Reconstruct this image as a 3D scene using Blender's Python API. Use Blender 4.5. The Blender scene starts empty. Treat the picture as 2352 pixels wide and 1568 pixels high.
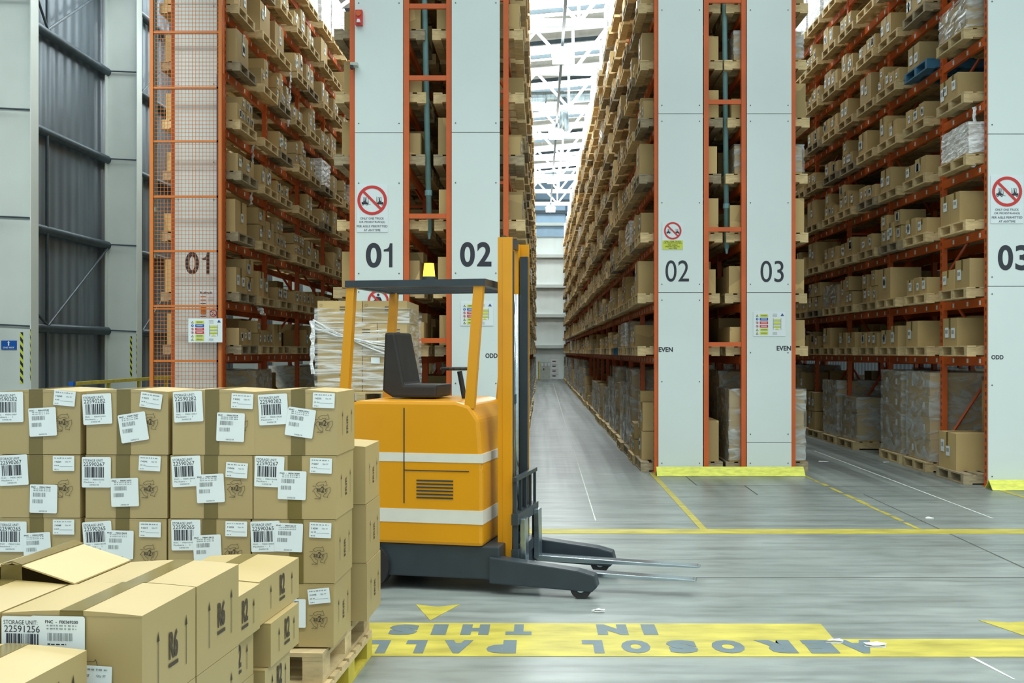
import bpy, bmesh, math, random
from mathutils import Matrix, Vector
random.seed(7)
SC = bpy.context.scene
COL = SC.collection
F = 2400.0; VX, VY, CH = 1240.0, 808.0, 1.75      # focal length in pixels, aisle vanishing point, eye height

# ---------------------------------------------------------------- camera, light, exposure
cd = bpy.data.cameras.new('camera'); cam = bpy.data.objects.new('camera', cd); COL.objects.link(cam)
cam.location = (0, 0, CH); cam.rotation_euler = (math.pi/2, 0, 0)
cd.sensor_width = 36; cd.lens = F/2352*36
cd.shift_x = -(VX-1176)/2352; cd.shift_y = (VY-784)/2352
cd.clip_end = 300
SC.camera = cam
SC.view_settings.view_transform = 'Standard'; SC.view_settings.look = 'None'
SC.view_settings.gamma = 1; SC.view_settings.exposure = 0.2
SC.cycles.max_bounces = 6; SC.cycles.diffuse_bounces = 3; SC.cycles.glossy_bounces = 3
SC.cycles.transparent_max_bounces = 10
SC.cycles.use_denoising = True
SC.cycles.sample_clamp_indirect = 4.0
w = bpy.data.worlds.new('hall_daylight'); SC.world = w; w.use_nodes = True
nt = w.node_tree; nt.nodes.clear()
tc = nt.nodes.new('ShaderNodeTexCoord'); sp = nt.nodes.new('ShaderNodeSeparateXYZ')
mr = nt.nodes.new('ShaderNodeMapRange'); mr.inputs['From Min'].default_value = -0.1; mr.inputs['From Max'].default_value = 0.9
cr = nt.nodes.new('ShaderNodeMixRGB'); cr.inputs[1].default_value = (0.66, 0.81, 0.83, 1); cr.inputs[2].default_value = (0.92, 1.0, 0.97, 1)
bgm = nt.nodes.new('ShaderNodeMapRange'); bgm.inputs['To Min'].default_value = 0.86; bgm.inputs['To Max'].default_value = 1.2
bg = nt.nodes.new('ShaderNodeBackground'); out = nt.nodes.new('ShaderNodeOutputWorld')
L = nt.links.new
L(tc.outputs['Generated'], sp.inputs[0]); L(sp.outputs['Z'], mr.inputs['Value']); L(mr.outputs[0], cr.inputs[0])
L(mr.outputs[0], bgm.inputs['Value']); L(bgm.outputs[0], bg.inputs['Strength']); L(cr.outputs[0], bg.inputs['Color']); L(bg.outputs[0], out.inputs[0])

# unseen lamps in rows above the dock; last one added, tilted to brighten columns
for k, (lx, ly) in enumerate([(-6.5, 1.5), (-1.5, 1.5), (3.5, 1.5), (-6.5, 5.5), (-1.5, 5.5), (3.5, 5.5), (8.5, 5.5), (-4, 9.2), (3.5, 9.2), (-9.3, 12.6)]):
    ld = bpy.data.lights.new('unseen_dock_lamp', 'AREA'); ld.shape = 'RECTANGLE'; ld.size = 2.4; ld.size_y = .8; ld.energy = 92 if ly < 8 else (90 if ly < 12 else 340); ld.spread = math.radians(115); ld.color = (.93, 1, .95)
    lo = bpy.data.objects.new('unseen_dock_lamp', ld); COL.objects.link(lo); lo.location = (lx, ly, 9.2); lo.rotation_euler = (math.radians(32) if ly > 12 else 0, 0, 0)
    lo['label'] = 'unseen rectangular lamp above the dock, outside the picture'; lo['category'] = 'lamp'; lo['group'] = 'unseen lamps above the dock'

# ---------------------------------------------------------------- materials
def ramp(n, stops):
    e = n.color_ramp.elements
    while len(e) < len(stops): e.new(0.5)
    for k, (p, c) in enumerate(stops):
        e[k].position = p; e[k].color = (c[0], c[1], c[2], 1) if not isinstance(c, (int, float)) else (c, c, c, 1)
class NM:
    def __init__(s, name):
        s.m = bpy.data.materials.new(name); s.m.use_nodes = True; s.t = s.m.node_tree
        s.b = s.t.nodes['Principled BSDF']; s.o = s.t.nodes['Material Output']
    def n(s, typ, **kw):
        x = s.t.nodes.new(typ)
        for k, v in kw.items(): setattr(x, k, v)
        return x
    def l(s, a, b): s.t.links.new(a, b)
def mat(name, col, rough=.6, metal=0, var=0.12, scale=6, stretch=(1, 1, 1), bump=0, emit=0, rnd=0.0, spec=.5):
    q = NM(name); b = q.b
    b.inputs['Roughness'].default_value = rough; b.inputs['Metallic'].default_value = metal
    b.inputs['Specular IOR Level'].default_value = spec
    geo = q.n('ShaderNodeNewGeometry'); mp = q.n('ShaderNodeMapping'); mp.inputs['Scale'].default_value = stretch
    no = q.n('ShaderNodeTexNoise'); no.inputs['Scale'].default_value = scale; no.inputs['Detail'].default_value = 5
    q.l(geo.outputs['Position'], mp.inputs[0]); q.l(mp.outputs[0], no.inputs['Vector'])
    r = q.n('ShaderNodeValToRGB'); q.l(no.outputs['Fac'], r.inputs[0])
    ramp(r, [(.3, [c*(1-var) for c in col]), (.7, [min(1, c*(1+var)) for c in col])])
    last = r.outputs[0]
    if rnd:
        oi = q.n('ShaderNodeObjectInfo'); mrr = q.n('ShaderNodeMapRange')
        mrr.inputs['To Min'].default_value = 1-rnd; mrr.inputs['To Max'].default_value = 1+rnd
        hs = q.n('ShaderNodeHueSaturation'); q.l(oi.outputs['Random'], mrr.inputs['Value']); q.l(mrr.outputs[0], hs.inputs['Value']); q.l(last, hs.inputs['Color']); last = hs.outputs[0]
    q.l(last, b.inputs['Base Color'])
    if bump:
        bp = q.n('ShaderNodeBump'); bp.inputs['Strength'].default_value = bump; q.l(no.outputs['Fac'], bp.inputs['Height']); q.l(bp.outputs[0], b.inputs['Normal'])
    if emit:
        b.inputs['Emission Color'].default_value = (*col, 1); b.inputs['Emission Strength'].default_value = emit
    return q.m
def cell_card(name, col, rnd):
    """cardboard for the merged far stock: brightness differs from box to box by position"""
    q = NM(name); q.b.inputs['Roughness'].default_value = .8
    geo = q.n('ShaderNodeNewGeometry'); v = q.n('ShaderNodeTexVoronoi'); v.inputs['Scale'].default_value = 1.6
    q.l(geo.outputs['Position'], v.inputs['Vector']); hs = q.n('ShaderNodeHueSaturation'); hs.inputs['Color'].default_value = (*col, 1)
    sx = q.n('ShaderNodeSeparateColor'); q.l(v.outputs['Color'], sx.inputs[0]); m_ = q.n('ShaderNodeMapRange'); m_.inputs['To Min'].default_value = 1-rnd; m_.inputs['To Max'].default_value = 1+rnd
    q.l(sx.outputs[0], m_.inputs['Value']); q.l(m_.outputs[0], hs.inputs['Value']); q.l(hs.outputs[0], q.b.inputs['Base Color'])
    return q.m
def film(name, lo, hi, col=(.9, .95, .97), rough=.12, scale=9, stretch=(1, 1, 3)):
    q = NM(name); b = q.b
    b.inputs['Base Color'].default_value = (*col, 1); b.inputs['Roughness'].default_value = rough; b.inputs['Specular IOR Level'].default_value = 1.0
    geo = q.n('ShaderNodeNewGeometry'); mp = q.n('ShaderNodeMapping'); mp.inputs['Scale'].default_value = stretch
    no = q.n('ShaderNodeTexNoise'); no.inputs['Scale'].default_value = scale; no.inputs['Detail'].default_value = 6; no.inputs['Distortion'].default_value = 1.2
    q.l(geo.outputs['Position'], mp.inputs[0]); q.l(mp.outputs[0], no.inputs['Vector'])
    r = q.n('ShaderNodeValToRGB'); ramp(r, [(.44, lo), (.60, hi)]); q.l(no.outputs['Fac'], r.inputs[0])
    bp = q.n('ShaderNodeBump'); bp.inputs['Strength'].default_value = .7; bp.inputs['Distance'].default_value = .03; q.l(no.outputs['Fac'], bp.inputs['Height']); q.l(bp.outputs[0], b.inputs['Normal'])
    tr = q.n('ShaderNodeBsdfTransparent'); mx = q.n('ShaderNodeMixShader')
    q.l(r.outputs[0], mx.inputs[0]); q.l(tr.outputs[0], mx.inputs[1]); q.l(b.outputs[0], mx.inputs[2]); q.l(mx.outputs[0], q.o.inputs[0])
    return q.m
M = {}
M['card'] = mat('cardboard', (.48, .345, .15), .75, var=.06, scale=2.5, rnd=.16)
M['cardfar'] = cell_card('cardboard_stock', (.48, .345, .15), .25)
M['cardfg'] = mat('cardboard_smooth', (.43, .325, .135), .42, var=.04, scale=3, rnd=.05, spec=1.0)
M['cardin'] = mat('cardboard_inside', (.25, .15, .07), .8)
M['tape'] = mat('parcel_tape', (.17, .13, .04), .18, var=.1, scale=8, stretch=(1, 1, .3), bump=.25)
M['label'] = mat('label_paper', (.78, .86, .88), .5, var=.03)
M['ink'] = mat('ink', (.03, .035, .05), .6, var=.05)
M['inkgrey'] = mat('ink_faint', (.28, .32, .33), .6, var=.05)
M['inkbrown'] = mat('ink_on_card', (.06, .045, .03), .6, var=.05)
M['wood'] = mat('pallet_pine', (.60, .46, .24), .8, var=.18, scale=5, stretch=(2, 2, 6), rnd=.2)
M['woodw'] = mat('pallet_weathered', (.33, .27, .17), .85, var=.25, scale=5, stretch=(2, 2, 6), rnd=.2)
M['woodblue'] = mat('pallet_blue_paint', (.03, .14, .25), .6, var=.2, rnd=.1)
M['woodyel'] = mat('pallet_yellow_paint', (.55, .45, .05), .6, var=.2)
M['orange'] = mat('orange_paint', (.62, .115, .02), .42, var=.1, scale=3)
M['orangem'] = mat('orange_mesh_paint', (.58, .17, .03), .45, var=.05)
M['darkred'] = mat('scuffed_guard_paint', (.10, .025, .018), .5, var=.4, scale=5, stretch=(1, 1, .2))
M['panel'] = mat('white_cladding', (.72, .81, .80), .45, var=.02, scale=1.2)
M['screw'] = mat('screw_metal', (.15, .16, .15), .4, .6)
M['red'] = mat('sign_red', (.62, .035, .03), .4, var=.03)
M['blue'] = mat('sign_blue', (.01, .10, .42), .4, var=.03)
M['yellow'] = mat('sign_yellow', (.62, .68, .06), .4, var=.03)
M['signw'] = mat('sign_white', (.76, .83, .86), .35, var=.02)
M['guard'] = mat('yellow_kerb_paint', (.72, .75, .12), .35, var=.18, scale=9, stretch=(1, 3, 3))
M['pipe'] = mat('teal_pipe', (.17, .33, .34), .45, var=.1)
M['colpaint'] = mat('column_paint', (.60, .66, .63), .45, var=.04, scale=1.5)
M['girt'] = mat('dark_steel', (.06, .085, .10), .4, .3, var=.15)
M['white'] = mat('white_steel', (.80, .84, .84), .45, var=.03)
M['lampwhite'] = mat('lamp_diffuser', (1, 1, .96), .5, var=0, emit=14)
M['sky'] = mat('skylight_sheet', (.93, 1, 1), .5, var=0, emit=8.5)
M['duct'] = mat('duct_metal', (.35, .42, .45), .3, .8, var=.25, scale=3, stretch=(6, 1, 1))
M['truck'] = mat('truck_yellow', (.66, .29, .006), .3, var=.03, scale=2)
M['truckdark'] = mat('truck_dark', (.028, .04, .05), .4, var=.1)
M['rubber'] = mat('rubber', (.015, .015, .016), .8)
M['steel'] = mat('fork_steel', (.42, .50, .55), .22, .9, var=.1, scale=8, stretch=(.4, 3, 3))
M['silver'] = mat('reflective_stripe', (.66, .66, .60), .35, var=.04)
M['beacon'] = mat('amber_beacon', (1, .40, .02), .2, var=0, emit=5)
M['floory'] = mat('floor_paint_yellow', (.40, .35, .055), .5, var=.26, scale=3.5, stretch=(.9, 2.5, 1))
M['floorink'] = mat('floor_paint_grey', (.10, .145, .165), .5, var=.12, scale=6)
M['litter'] = mat('paper_scrap', (.8, .82, .8), .7)
M['crack'] = mat('floor_joint', (.07, .075, .07), .8, var=.3)
M['scuff'] = mat('pale_scuff', (.60, .64, .62), .6, var=.2)
M['film'] = film('stretch_film', .15, .6)
M['filmw'] = film('stretch_film_white', .6, 1.0, (.95, .98, 1), .2, 7)
M['filmd'] = film('stretch_film_thin', .18, .70, (.55, .60, .60), .07, 2.6, (1, 1, 2.2))
M['grey'] = mat('grey_cabinet', (.50, .55, .50), .5)
M['black'] = mat('black_plastic', (.02, .02, .02), .5)
M['bluefilm'] = mat('blue_sheeting', (.02, .05, .16), .35, var=.4, scale=12)
def cladding(name, c1, c2, axis, period, rough=.35, metal=0.0):
    q = NM(name); b = q.b; b.inputs['Roughness'].default_value = rough; b.inputs['Metallic'].default_value = metal
    geo = q.n('ShaderNodeNewGeometry'); s = q.n('ShaderNodeSeparateXYZ'); q.l(geo.outputs['Position'], s.inputs[0])
    m1 = q.n('ShaderNodeMath', operation='MULTIPLY'); m1.inputs[1].default_value = 2*math.pi/period; q.l(s.outputs[axis], m1.inputs[0])
    m2 = q.n('ShaderNodeMath', operation='SINE'); q.l(m1.outputs[0], m2.inputs[0])
    m3 = q.n('ShaderNodeMath', operation='POWER'); m3.inputs[1].default_value = 2; q.l(m2.outputs[0], m3.inputs[0])
    bp = q.n('ShaderNodeBump'); bp.inputs['Strength'].default_value = .5; bp.inputs['Distance'].default_value = .04; q.l(m3.outputs[0], bp.inputs['Height']); q.l(bp.outputs[0], b.inputs['Normal'])
    no = q.n('ShaderNodeTexNoise'); no.inputs['Scale'].default_value = .6; no.inputs['Detail'].default_value = 6; q.l(geo.outputs['Position'], no.inputs['Vector'])
    r = q.n('ShaderNodeValToRGB'); ramp(r, [(.35, c1), (.65, c2)]); q.l(no.outputs['Fac'], r.inputs[0]); q.l(r.outputs[0], b.inputs['Base Color'])
    return q.m
M['clad'] = cladding('wall_cladding', (.13, .16, .19), (.17, .21, .245), 'Y', .8, .33, .35)
M['roof'] = cladding('roof_sheets', (.30, .285, .24), (.36, .34, .29), 'X', .6, .6)
M['endwall'] = cladding('end_wall_panels', (.76, .84, .80), (.82, .90, .88), 'X', 1.2, .5)
M['endblue'] = cladding('end_wall_blue', (.30, .45, .60), (.34, .50, .66), 'X', 1.2, .5)

def floor_mat():
    q = NM('polished_concrete'); b = q.b
    geo = q.n('ShaderNodeNewGeometry'); s = q.n('ShaderNodeSeparateXYZ'); q.l(geo.outputs['Position'], s.inputs[0])
    def noise(sc, stretch, det=6, dist=0.):
        mp = q.n('ShaderNodeMapping'); mp.inputs['Scale'].default_value = stretch; q.l(geo.outputs['Position'], mp.inputs[0])
        n = q.n('ShaderNodeTexNoise'); n.inputs['Scale'].default_value = sc; n.inputs['Detail'].default_value = det; n.inputs['Distortion'].default_value = dist
        q.l(mp.outputs[0], n.inputs['Vector']); return n.outputs['Fac']
    base = q.n('ShaderNodeValToRGB'); ramp(base, [(.3, (.165, .195, .185)), (.5, (.21, .24, .232)), (.72, (.25, .285, .275))]); q.l(noise(.9, (1, 1, 1)), base.inputs[0])
    # sweeping tyre smears across the dock, long tracks down the aisles
    cross = q.n('ShaderNodeValToRGB'); ramp(cross, [(.36, .72), (.5, 1.0), (.66, 1.1)]); q.l(noise(1.3, (.45, 5.5, 1), 8, .6), cross.inputs[0])
    along = q.n('ShaderNodeValToRGB'); ramp(along, [(.40, .5), (.5, 1.0), (.60, 1.3)]); q.l(noise(2.2, (1.6, .035, 1), 4, .2), along.inputs[0])
    sel = q.n('ShaderNodeMapRange'); sel.inputs['From Min'].default_value = 12.0; sel.inputs['From Max'].default_value = 15.5; q.l(s.outputs['Y'], sel.inputs['Value'])
    mx = q.n('ShaderNodeMixRGB'); q.l(sel.outputs[0], mx.inputs[0]); q.l(cross.outputs[0], mx.inputs[1]); q.l(along.outputs[0], mx.inputs[2])
    m1 = q.n('ShaderNodeMixRGB', blend_type='MULTIPLY'); m1.inputs[0].default_value = .8; q.l(base.outputs[0], m1.inputs[1]); q.l(mx.outputs[0], m1.inputs[2])
    mot = q.n('ShaderNodeValToRGB'); ramp(mot, [(.36, .86), (.5, 1.0), (.64, 1.06)]); q.l(noise(4.5, (.8, 2.2, 1), 9, .4), mot.inputs[0])
    m1b = q.n('ShaderNodeMixRGB', blend_type='MULTIPLY'); m1b.inputs[0].default_value = .9; q.l(m1.outputs[0], m1b.inputs[1]); q.l(mot.outputs[0], m1b.inputs[2]); m1 = m1b
    grit = q.n('ShaderNodeTexVoronoi'); grit.inputs['Scale'].default_value = 9; q.l(geo.outputs['Position'], grit.inputs['Vector'])
    gr = q.n('ShaderNodeValToRGB'); ramp(gr, [(.0, .8), (.045, .0)]); q.l(grit.outputs['Distance'], gr.inputs[0])
    gn = q.n('ShaderNodeMath', operation='MULTIPLY'); g2 = q.n('ShaderNodeValToRGB'); ramp(g2, [(.55, 0), (.62, 1)]); q.l(noise(.7, (1, 1, 1), 2), g2.inputs[0]); q.l(gr.outputs[0], gn.inputs[0]); q.l(g2.outputs[0], gn.inputs[1])
    m2 = q.n('ShaderNodeMixRGB'); m2.inputs[2].default_value = (.7, .74, .7, 1); q.l(gn.outputs[0], m2.inputs[0]); q.l(m1.outputs[0], m2.inputs[1])
    q.l(m2.outputs[0], b.inputs['Base Color'])
    rr = q.n('ShaderNodeMapRange'); rr.inputs['To Min'].default_value = .25; rr.inputs['To Max'].default_value = .5; q.l(noise(1.5, (.6, 3, 1)), rr.inputs['Value']); q.l(rr.outputs[0], b.inputs['Roughness'])
    bp = q.n('ShaderNodeBump'); bp.inputs['Strength'].default_value = .06; q.l(noise(14, (1, 1, 1)), bp.inputs['Height']); q.l(bp.outputs[0], b.inputs['Normal'])
    return q.m
M['floor'] = floor_mat()

# ---------------------------------------------------------------- geometry helpers
class MB:
    def __init__(s, *mats): s.v = []; s.f = []; s.i = []; s.mats = list(mats)
    def mi(s, m):
        if m not in s.mats: s.mats.append(m)
        return s.mats.index(m)
    def box(s, x0, x1, y0, y1, z0, z1, m=None, T=None):
        k = len(s.v); P = [(x, y, z) for z in (z0, z1) for y in (y0, y1) for x in (x0, x1)]
        if T is not None: P = [tuple(T @ Vector(p)) for p in P]
        s.v += P; i = s.mi(m) if m else 0
        for a in ((0, 2, 3, 1), (4, 5, 7, 6), (0, 1, 5, 4), (2, 6, 7, 3), (0, 4, 6, 2), (1, 3, 7, 5)):
            s.f.append([k+q for q in a]); s.i.append(i)
        return s
    def poly(s, pts, m=None):
        k = len(s.v); s.v += [tuple(p) for p in pts]; s.f.append(list(range(k, k+len(pts)))); s.i.append(s.mi(m) if m else 0); return s
    def prism(s, prof, a0, a1, plane='xz', m=None):
        """profile polygon extruded along the third axis"""
        k = len(s.v); n = len(prof); i = s.mi(m) if m else 0
        def P(u, v, a): return (u, a, v) if plane == 'xz' else ((a, u, v) if plane == 'yz' else (u, v, a))
        s.v += [P(u, v, a0) for u, v in prof]+[P(u, v, a1) for u, v in prof]
        s.f += [[k+j for j in range(n)], [k+n+j for j in range(n-1, -1, -1)]]; s.i += [i, i]
        for j in range(n):
            s.f.append([k+j, k+n+j, k+n+(j+1) % n, k+(j+1) % n]); s.i.append(i)
        return s
    def bar(s, a, b, r, m=None, n=8, r2=None):
        a, b = Vector(a), Vector(b); d = (b-a).normalized(); u = d.orthogonal().normalized(); v = d.cross(u)
        k = len(s.v); i = s.mi(m) if m else 0; r2 = r if r2 is None else r2
        for c, rr in ((a, r), (b, r2)):
            for j in range(n):
                t = 2*math.pi*(j+.5)/n; s.v.append(tuple(c+(u*math.cos(t)+v*math.sin(t))*rr))
        for j in range(n): s.f.append([k+j, k+(j+1) % n, k+n+(j+1) % n, k+n+j]); s.i.append(i)
        s.f += [[k+j for j in range(n-1, -1, -1)], [k+n+j for j in range(n)]]; s.i += [i, i]
        return s
    def add(s, o, T):
        k = len(s.v); s.v += [tuple(T @ Vector(p)) for p in o.v]
        for f, i in zip(o.f, o.i):
            s.f.append([k+q for q in f]); s.i.append(s.mi(o.mats[i]))
        return s
    def mesh(s, name, bev=0, smooth=False):
        me = bpy.data.meshes.new(name); me.from_pydata(s.v, [], s.f)
        for m in s.mats: me.materials.append(M[m])
        me.polygons.foreach_set('material_index', s.i)
        if smooth: me.polygons.foreach_set('use_smooth', [True]*len(s.f))
        me.update()
        bm = bmesh.new(); bm.from_mesh(me)
        bmesh.ops.recalc_face_normals(bm, faces=bm.faces)
        if bev: bmesh.ops.bevel(bm, geom=list(bm.edges), offset=bev, segments=2, profile=.6, affect='EDGES', clamp_overlap=True)
        bm.to_mesh(me); bm.free()
        return me
def obj(name, me, parent=None, loc=(0, 0, 0), rz=0, label=None, cat=None, group=None, kind=None, bev=0, smooth=False):
    if isinstance(me, MB): me = me.mesh(name, bev, smooth)
    o = bpy.data.objects.new(name, me); COL.objects.link(o)
    if parent: o.parent = parent
    o.location = loc; o.rotation_euler = (0, 0, rz)
    if label: o['label'] = label
    if cat: o['category'] = cat
    if group: o['group'] = group
    if kind: o['kind'] = kind
    return o
def empty(name, loc, label, cat, group=None, rz=0):
    return obj(name, None, None, loc, rz, label, cat, group)
def struct(name, me, **k): return obj(name, me, kind='structure', **k)
def part(name, me, root, **k):
    """a part whose mesh is in world coordinates, under an unrotated root"""
    return obj(name, me, root, loc=(-root.location[0], -root.location[1], -root.location[2]), **k)
def dup(o, parent=None, loc=None, rz=None):
    c = o.copy(); COL.objects.link(c)
    if parent: c.parent = parent
    if loc is not None: c.location = loc
    if rz is not None: c.rotation_euler = (0, 0, rz)
    for ch in [x for x in TREE.get(o.name, [])]:
        TREE.setdefault(c.name, []).append(dup(ch, c))
    return c
TREE = {}
def kid(o, parent):
    TREE.setdefault(parent.name, []).append(o); return o
def px(x, y, d): return ((x-VX)/F*d, d, CH-(y-VY)/F*d)
_tc = {}
def text_geo(s, off=0.0):
    if (s, off) in _tc: return _tc[(s, off)]
    c = bpy.data.curves.new('t', 'FONT'); c.body = s; c.offset = off; c.resolution_u = 8 if len(s) <= 2 and off < .05 else 3
    o = bpy.data.objects.new('t', c); COL.objects.link(o)
    dg = bpy.context.evaluated_depsgraph_get(); me = bpy.data.meshes.new_from_object(o.evaluated_get(dg))
    vs = [tuple(v.co) for v in me.vertices]; fs = [list(p.vertices) for p in me.polygons]
    bpy.data.objects.remove(o); bpy.data.curves.remove(c); bpy.data.meshes.remove(me)
    xs = [v[0] for v in vs]; ys = [v[1] for v in vs]
    x0, x1, y0, y1 = min(xs), max(xs), min(ys), max(ys)
    _tc[(s, off)] = ([((v[0]-x0)/(x1-x0), (v[1]-y0)/(y1-y0)) for v in vs], fs, (x1-x0)/(y1-y0)); return _tc[(s, off)]
def text(mb, s, u0, u1, v0, v1, fn, m, off=.0):
    """text fitted to the rectangle u0..u1, v0..v1; fn maps (u, v) into space"""
    vs, fs, _ = text_geo(s, off); k = len(mb.v); i = mb.mi(m)
    mb.v += [tuple(fn(u0+a*(u1-u0), v0+b*(v1-v0))) for a, b in vs]
    for f in fs: mb.f.append([k+q for q in f]); mb.i.append(i)
_text0 = text
def text(mb, s, u0, u1, v0, v1, fn, m, off=.0):
    if s == '1':                                     # plain grotesque numeral one
        W, H = u1-u0, v1-v0; P = [(.62, 0), (1, 0), (1, 1), (.70, 1), (.62, .86), (.42, .78), (0, .74), (0, .66), (.62, .66)]
        for q in ([0, 1, 2, 3, 4], [4, 5, 8], [5, 6, 7, 8]): mb.poly([fn(u0+P[k][0]*W, v0+P[k][1]*H) for k in q], m)
        return
    return _text0(mb, s, u0, u1, v0, v1, fn, m, off)
def quad(mb, u0, u1, v0, v1, fn, m): mb.poly([fn(u0, v0), fn(u1, v0), fn(u1, v1), fn(u0, v1)], m)
def disc(mb, cu, cv, r, fn, m, n=32): mb.poly([fn(cu+r*math.cos(2*math.pi*j/n), cv+r*math.sin(2*math.pi*j/n)) for j in range(n)], m)
def ring(mb, cu, cv, r0, r1, fn, m, n=40):
    for j in range(n):
        a, b = 2*math.pi*j/n, 2*math.pi*(j+1)/n
        mb.poly([fn(cu+r1*math.cos(a), cv+r1*math.sin(a)), fn(cu+r1*math.cos(b), cv+r1*math.sin(b)), fn(cu+r0*math.cos(b), cv+r0*math.sin(b)), fn(cu+r0*math.cos(a), cv+r0*math.sin(a))], m)
def seg(mb, a, b, t, fn, m):
    dx, dy = b[0]-a[0], b[1]-a[1]; n = math.hypot(dx, dy); nx, ny = -dy/n*t/2, dx/n*t/2
    mb.poly([fn(a[0]+nx, a[1]+ny), fn(b[0]+nx, b[1]+ny), fn(b[0]-nx, b[1]-ny), fn(a[0]-nx, a[1]-ny)], m)
ORD = ['', 'first', 'second', 'third', 'fourth', 'fifth', 'sixth', 'seventh', 'eighth', 'ninth', 'tenth', 'eleventh', 'twelfth', 'thirteenth', 'fourteenth', 'fifteenth', 'sixteenth', 'seventeenth', 'eighteenth', 'nineteenth', 'twentieth']
def ordinal(n):
    if n <= 20: return ORD[n]
    return {2: 'twenty', 3: 'thirty', 4: 'forty', 5: 'fifty'}[n//10]+('-'+ORD[n % 10] if n % 10 else 'ieth')
# ================================================================ setting
struct_floor = struct('floor', MB('floor').box(-14, 14, -4, 69, -.1, 0))
def floor_part(name, mb, **k): return obj(name, mb, struct_floor, **k)
def flr(z): return lambda u, v: (u, v, z)
def fline(name, x0, x1, y0, y1, z=.003, m='floory', **k): return floor_part(name, MB(m).box(x0, x1, y0, y1, .0003, z), **k)
fline('painted_line', -12, 13, 10.05, 10.32)
for xx, y0 in ((1.58, 10.32), (3.72, 10.32), (5.80, 10.32), (-.47, 10.32), (-2.52, 10.32)):
    if abs(xx-3.72) < .01:                                   # this one is worn into pieces
        mb = MB('floory'); yy = 10.32
        while yy < 15:
            ln = random.uniform(.25, .7); mb.box(xx, xx+random.uniform(.04, .07), yy, min(15, yy+ln), .0003, .003); yy += ln+random.uniform(.03, .16)
        floor_part('painted_line', mb)
    else: fline('painted_line', xx, xx+.07, y0, 13.7 if xx > 5 or xx < 0 else 15.1)
dY = lambda y: CH*F/(y-VY)
band = MB('floory')
def fp(x, y, z=.003): d = dY(y); return ((x-VX)/F*d, d, z)
band.prism([fp(700, 1507)[:2], fp(2600, 1509)[:2], fp(2600, 1468)[:2], fp(1915, 1468)[:2], fp(1885, 1433)[:2], fp(700, 1430)[:2]], .0003, .003, 'xy')
floor_part('painted_band', band)
for pts in (((955, 1388), (1005, 1394), (1057, 1388), (988, 1425)), ((2247, 1424), (2315, 1430), (2410, 1424), (2440, 1490))):
    mb = MB('floory'); mb.prism([fp(*p)[:2] for p in pts], .0003, .003, 'xy'); floor_part('painted_arrow', mb)
let = MB('floorink')
row1 = [('A', 1932, 2015), ('E', 1850, 1916), ('R', 1741, 1823), ('O', 1635, 1710), ('S', 1532, 1601), ('O', 1427, 1494), ('L', 1338, 1386), ('P', 1118, 1186), ('A', 1017, 1084), ('L', 930, 977), ('L', 843, 891), ('E', 745, 800), ('T', 650, 710)]
row2 = [('I', 1475, 1508), ('N', 1371, 1441), ('T', 1162, 1221), ('H', 1060, 1124), ('I', 993, 1027), ('S', 893, 960)]
for row, ya, yb in ((row1, 1471, 1501), (row2, 1435, 1459)):
    ym = (ya+yb)/2
    for ch, xa, xb in row:
        Xa, Xb = fp(xa, ym)[0], fp(xb, ym)[0]
        text(let, ch, 0, 1, 0, 1, lambda u, v, Xa=Xa, Xb=Xb: (Xb-u*(Xb-Xa), dY(ya)-v*(dY(ya)-dY(yb)), .0045), 'floorink', .09 if ch != 'I' else .05)
floor_part('painted_lettering', let)
jt = MB('crack')
for a, b in (((1571, 1090), (1600, 1114)), ((1710, 1115), (1740, 1136)), ((1984, 1135), (2420, 1335)), ((1600, 1114), (2352, 1119))):
    A, B = Vector(fp(*a, 0)), Vector(fp(*b, 0)); n = (B-A).cross(Vector((0, 0, 1))).normalized()*.008
    jt.poly([(A+n)+Vector((0, 0, .0015)), (B+n)+Vector((0, 0, .0015)), (B-n)+Vector((0, 0, .0015)), (A-n)+Vector((0, 0, .0015))])
jt.box(-.5, 6, 8.1, 8.112, 0, .0015)
floor_part('floor_joint', jt)
sf = MB('scuff')
for a, b, t in (((1870, 1035), (2280, 1190), .018), ((1270, 880), (1368, 1195), .012), ((2230, 1508), (2330, 1560), .012)):
    A, B = Vector(fp(*a, 0)), Vector(fp(*b, 0)); n = (B-A).cross(Vector((0, 0, 1))).normalized()*t
    sf.poly([(A+n)+Vector((0, 0, .0015)), (B+n*.5)+Vector((0, 0, .0015)), (B-n*.5)+Vector((0, 0, .0015)), (A-n)+Vector((0, 0, .0015))])
floor_part('pale_scuff', sf)
for k, (x, y, s) in enumerate(((1918, 1476, .06), (2012, 1485, .09), (1372, 1405, .05), (2135, 1192, .05), (1890, 1061, .1), (2035, 1063, .07))):
    X, Y, _ = fp(x, y); mb = MB('litter'); n = 9; random.seed(k+50)
    rim = [(X+s*math.cos(6.28*j/n)*random.uniform(.5, 1.1), Y+.5*s*math.sin(6.28*j/n)*random.uniform(.5, 1.1), .012+random.uniform(-.006, .012)) for j in range(n)]
    for j in range(n): mb.poly([(X, Y, .02), rim[j], rim[(j+1) % n]])
    for j in range(n): mb.poly([(X, Y, .017), (rim[(j+1) % n][0], rim[(j+1) % n][1], .004), (rim[j][0], rim[j][1], .004)])
    obj('paper_scrap', mb, label=['crumpled white scrap lying by the painted letter E', 'crumpled white scrap lying on the painted letter A', 'small white scrap on bare concrete above the letters IN', 'white scrap on the concrete just beyond the long yellow line', 'pale scrap on the floor where aisle 03 opens', 'small pale scrap deeper inside aisle 03'][k], cat='paper scrap', group='litter on the floor')

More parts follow.
